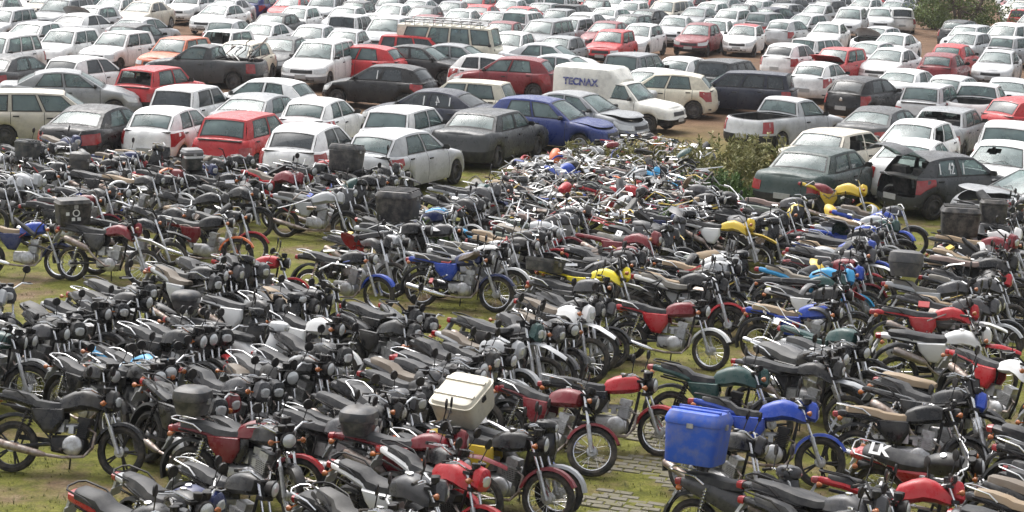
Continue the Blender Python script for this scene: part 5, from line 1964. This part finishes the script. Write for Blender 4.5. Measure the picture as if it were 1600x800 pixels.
weed(1122, 298, 1.35, .95, 48, LEAFO, 'olive bushy weed beside the silver pickup tail', 'bushy_weed')
weed(1172, 290, 1.3, .7, 46, LEAFO, 'dry olive weed growing against the dark green saloon', 'bushy_weed')
weed(1112, 318, .75, .7, 50, LEAFB, 'fresh green weed clump below the olive weeds')
weed(1168, 326, .55, .6, 46, LEAFB, 'low green weed clump at the front of the saloon')
weed(1010, 282, 1.0, 1.0, 34, LEAFO, 'brown dry weed standing in the scrap heap')
weed(1052, 400, 1.15, .10, 5, LEAFB, 'thin green weed sprouting among the packed motorcycles')
weed(683, 410, 1.05, .16, 8, LEAFB, 'green weed rising beside the black ridged box')
weed(930, 262, .7, .8, 24, LEAFO, 'low dry weed beside the lettered van front')
weed(1540, 345, .8, .3, 9, LEAFO, 'thin dry weed beside the small ridged box')


def tree(px, py, h, rx, label, nclump=26, nleaf=210):
    p = gp(px, py)
    root = bpy.data.objects.new('leafy_tree', None)
    COL.objects.link(root)
    root.location = p
    tag(root, label, 'tree')
    tr, cr = MB(), MB()
    clumps = []
    for k in range(nclump):
        d = rdir()
        z = h * .52 + d.z * h * .44
        clumps.append(Vector((d.x * rx * rp.uniform(.35, 1), d.y * rx * .8 * rp.uniform(.35, 1), z)))
    for s in range(3):
        a = s * 2.1
        f = Vector((math.cos(a) * .25, math.sin(a) * .25, 0))
        t = Vector((math.cos(a) * rx * .4, math.sin(a) * rx * .4, h * .55))
        tr.tube([f, f.lerp(t, .5) + Vector((0, 0, .2)), t], [.12, .09, .05], 7)
        for c in clumps[s::3]:
            tr.tube([f.lerp(t, .6), f.lerp(t, .6).lerp(c, .6) + Vector((0, 0, .1)), c], [.045, .03, .012], 5, False)
    for c in clumps:
        R_ = rp.uniform(.45, .95)
        for q in range(nleaf):
            d = rdir()
            o = c + Vector((d.x, d.y, d.z * .75)) * R_ * rp.random() ** .45
            if o.z > .15:
                leaf(cr, o, rdir() + Vector((0, 0, -.2)), rp.uniform(.12, .24), rp.uniform(.03, .055))
    mesh_obj('trunk', tr.mesh('trunk', BARK), root)
    o = mesh_obj('crown', cr.mesh('crown', LEAFG, 0, False), root)
    o['kind'] = 'stuff'


tree(1502, 58, 5.0, 3.3, 'bushy green tree standing among the parked cars', 40, 200)
tree(1462, 46, 3.4, 2.0, 'smaller green tree beside the white estate car', 22, 200)

# grass: tufts in the open strips
gb = MB()
for k in range(15000):
    px, py = rp.uniform(-30, 1640), rp.uniform(250, 830)
    p = gp(px, py)
    if mnoise.noise((p.x * .9, p.y * .9, 7)) < -.12 and rp.random() < .8:
        continue
    z = uneven(p.x, p.y) - .005
    for b_ in range(3):
        a = rp.uniform(0, 6.28)
        h_ = rp.uniform(.015, .055)
        q = Vector((p.x + rp.uniform(-.03, .03), p.y + rp.uniform(-.03, .03), z))
        t = q + Vector((math.cos(a) * h_ * .7, math.sin(a) * h_ * .7, h_))
        s_ = Vector((-math.sin(a), math.cos(a), 0)) * .006
        gb.add([q - s_, q + s_, t], [(0, 1, 2)])
go = mesh_obj('grass', gb.mesh('grass', GRASSM, 0, False))
tag(go, 'short mossy grass in the strips between the motorcycles', 'grass', None, 'stuff')

# ------------------------------------------------------------------ loose parts lying in the tangled heap
LP = {}
LP['scrap_ring'] = MB().lathe([(.225, -.03), (.26, -.045), (.29, -.03), (.30, 0), (.29, .03), (.26, .045), (.225, .03)], axis='Z', n=20, cap=False).mesh('scrap_ring', RUBBER)
LP['loose_fender'] = arc_fender(0, -.2, .33, 25, 165, .065).mesh('loose_fender', BPAINT)
LP['loose_fuel_tank'] = MB().loft([sring(x, z, w, h, 14, 2.6, .82) for x, z, w, h in ((-.25, .02, .08, .05), (-.2, .03, .11, .09), (-.05, .06, .14, .12), (.1, .07, .14, .12), (.2, .07, .10, .09), (.24, .06, .05, .04))]).mesh('loose_fuel_tank', BPAINT)
LP['discarded_saddle'] = MB().loft([sring(x, z, w, h, 12, 3, .86) for x, z, w, h in ((-.4, .07, .06, .03), (-.37, .07, .11, .05), (-.1, .05, .125, .06), (.15, .02, .12, .055), (.3, .03, .09, .04), (.33, .04, .05, .02))]).mesh('discarded_saddle', SEATV)
pr = []
for x, w, b_ in ((-.32, .05, .0), (-.2, .14, .05), (0, .19, .09), (.2, .15, .07), (.34, .05, .01)):
    pr.append([(x, -w, 0), (x, -w * .5, b_), (x, 0, b_ * 1.25), (x, w * .5, b_), (x, w, 0)])
LP['fairing_panel'] = MB().grid(pr).mesh('fairing_panel', BPAINT)
LP['loose_muffler'] = MB().tube([(-.4, 0, 0), (-.36, 0, 0), (0, 0, .01), (.25, 0, 0), (.5, 0, -.03)], [.03, .052, .05, .04, .018], 10).mesh('loose_muffler', CHROME)
LP['bent_pipe'] = MB().tube([(-.4, 0, 0), (-.2, .1, .1), (.1, .05, .02), (.35, -.1, .15)], .014, 6).mesh('bent_pipe', CAST)
PARTW = {'scrap_ring': 'black tyre', 'loose_fender': 'fender', 'loose_fuel_tank': 'fuel tank', 'discarded_saddle': 'motorcycle seat', 'fairing_panel': 'curved fairing panel', 'loose_muffler': 'chrome muffler', 'bent_pipe': 'bent metal pipe'}
rl = random.Random(41)


def loose(px, py, z, nm=None, cname=None):
    nm = nm or rl.choices(list(LP), [2, 4, 3, 4, 6, 3, 5])[0]
    p = gp(px, py, z)
    o = mesh_obj(nm, LP[nm])
    cname = cname or rl.choices(['white', 'silver', 'grey', 'black', 'red', 'yellow', 'blue', 'dark_green', 'orange', 'dark_red'], [3, 5, 7, 8, 1.5, .5, .6, 1.2, .6, 1.5])[0]
    c = MC[cname] if nm != 'discarded_saddle' else rl.choice(SEATC)
    o.color = (*c, 1)
    o.location = p
    k_ = .5 if nm == 'loose_fuel_tank' else .8
    o.rotation_euler = (rl.uniform(-k_, k_), rl.uniform(-k_, k_), rl.uniform(0, 6.28))
    o.scale = (rl.uniform(.65, 1),) * 3
    w = PARTW[nm]
    if nm in ('loose_fender', 'loose_fuel_tank', 'fairing_panel'):
        w = cname.replace('_', ' ') + ' ' + w
    if nm == 'discarded_saddle':
        w = ('black' if c[0] < .04 else 'grey' if c[0] < .1 else 'tan') + ' ' + w
    lm = min(LANDMARK, key=lambda t: (t[0] - px) ** 2 + (2 * (t[1] - py)) ** 2)[2]
    tag(o, 'loose %s lying near the %s' % (w, lm), 'scrap part', 'loose motorcycle parts')


LANDMARK = [(620, 318, 'black box by the grass gap'), (540, 243, 'ridged box before the silver hatchback'), (114, 330, 'box with printed marks'), (300, 248, 'striped black box'),
            (1500, 343, 'large ridged box'), (1415, 412, 'grey rounded box'), (850, 415, 'flat black lid'), (124, 250, 'grey top case'), (42, 232, 'dark ridged box'),
            (955, 445, 'yellow shroud'), (1268, 487, 'bright blue motorcycle'), (1310, 300, 'yellow wreck'), (545, 402, 'blue fendered motorcycle'), (726, 405, 'navy motorcycle'),
            (212, 352, 'lone trail motorcycle'), (325, 348, 'orange fendered motorcycle'), (1492, 522, 'white trail motorcycle'), (1058, 484, 'white fendered red motorcycle'),
            (830, 225, 'blue hatchback'), (900, 225, 'grey saloon with ajar bonnet'), (1000, 215, 'nose of the lettered van'), (1128, 270, 'olive bushy weed'), (1010, 270, 'brown dry weed'),
            (930, 255, 'low dry weed'), (1110, 315, 'fresh green weed clump'), (770, 270, 'dark saloon on the grass'), (1250, 320, 'dark green saloon'), (1052, 375, 'thin green weed'),
            (683, 385, 'green weed'), (1135, 360, 'yellow and white trail motorcycle'), (975, 305, 'red motorcycle in the tangle'), (430, 300, 'left motorcycle rows'), (870, 320, 'edge of the scrap heap')]
packed = [s for s in slots if s['c'][0] == 'B' and abs(s.get('lean', 0)) < .4]
for k in range(190):
    px, py = rl.uniform(790, 1130), rl.uniform(212, 335)
    if py < 212 + abs(px - 1000) * .22:
        continue
    loose(px, py, rl.uniform(.2, 1.0))
for k in range(70):
    s = rl.choice(packed)
    z = rl.uniform(.80, .90)
    q = proj(s['p'] + Vector((rl.uniform(-.4, .2), rl.uniform(-.1, .1), z)))
    loose(q[0], q[1], z, rl.choice(('fairing_panel', 'discarded_saddle', 'discarded_saddle', 'loose_fender')))
# fine scrap nobody could count: cables, shards, bolts and bits of plastic
rs = random.Random(9)
bits = {}
for k in range(3400):
    if k < 2300:
        px, py = rs.uniform(790, 1110), rs.uniform(205, 345)
        if py < 205 + abs(px - 1000) * .25:
            continue
        z = rs.uniform(.1, 1.0)
    else:
        s = rs.choice(packed)
        z = rs.uniform(.45, .90)
        px, py = proj(s['p'] + Vector((rs.uniform(-.6, .4), rs.uniform(-.12, .12), z)))
    p = gp(px, py, z)
    mb = bits.setdefault(rs.choices(['white', 'silver', 'black', 'red', 'yellow', 'blue', 'rust'], [5, 8, 9, 2, 1.2, 1, 4])[0], MB())
    R_ = Matrix.Rotation(rs.uniform(0, 6.28), 3, 'Z') @ Matrix.Rotation(rs.uniform(-1.2, 1.2), 3, 'X')
    if rs.random() < .45:
        mb.box(p, (rs.uniform(.04, .22), rs.uniform(.03, .12), rs.uniform(.006, .04)), R_)
    else:
        d = R_ @ Vector((rs.uniform(.1, .35), 0, rs.uniform(-.1, .2)))
        e = R_ @ Vector((0, rs.uniform(-.15, .15), rs.uniform(-.1, .1)))
        mb.tube([p - d, p + e, p + d], rs.uniform(.006, .018), 4)
BITM = dict(white=WHITEMARK, silver=CHROME, black=PLASTIC, red=dusty('red_scrap', MC['red'], .4), yellow=dusty('yellow_scrap', MC['yellow'], .4), blue=dusty('blue_scrap', MC['blue'], .4), rust=RUSTY)
for cn_, mb in bits.items():
    o = mesh_obj('scrap_bits', mb.mesh('scrap_bits', BITM[cn_], 30, False))
    tag(o, '%s scrap bits strewn among the motorcycles and over the heap' % cn_.replace('rust', 'rusty'), 'scrap', None, 'stuff')
loose(890, 262, .8, 'fairing_panel', 'blue')
loose(862, 268, .8, 'fairing_panel', 'blue')
loose(965, 300, .85, 'fairing_panel', 'red')
loose(1240, 332, .8, 'loose_fender', 'yellow')
loose(1330, 338, .7, 'fairing_panel', 'yellow')
loose(1298, 330, .8, 'fairing_panel', 'yellow')
loose(820, 250, .6, 'loose_fender', 'red')

# ------------------------------------------------------------------ thin milky air over the lot
hz = MB().box((0, 90, 3.7), (300, 280, 9.6))
hm = bpy.data.materials.new('haze')
hm.use_nodes = True
hn = hm.node_tree
hn.nodes.remove(hn.nodes['Principled BSDF'])
pvn = hn.nodes.new('ShaderNodeVolumePrincipled')
pvn.inputs['Color'].default_value = (0.93, 0.95, 0.97, 1)
pvn.inputs['Density'].default_value = 0.00030
hn.links.new(pvn.outputs[0], hn.nodes['Material Output'].inputs['Volume'])
ho = mesh_obj('haze', hz.mesh('haze', hm, 0))
tag(ho, 'thin pale haze over the whole vehicle lot', None, None, 'stuff')
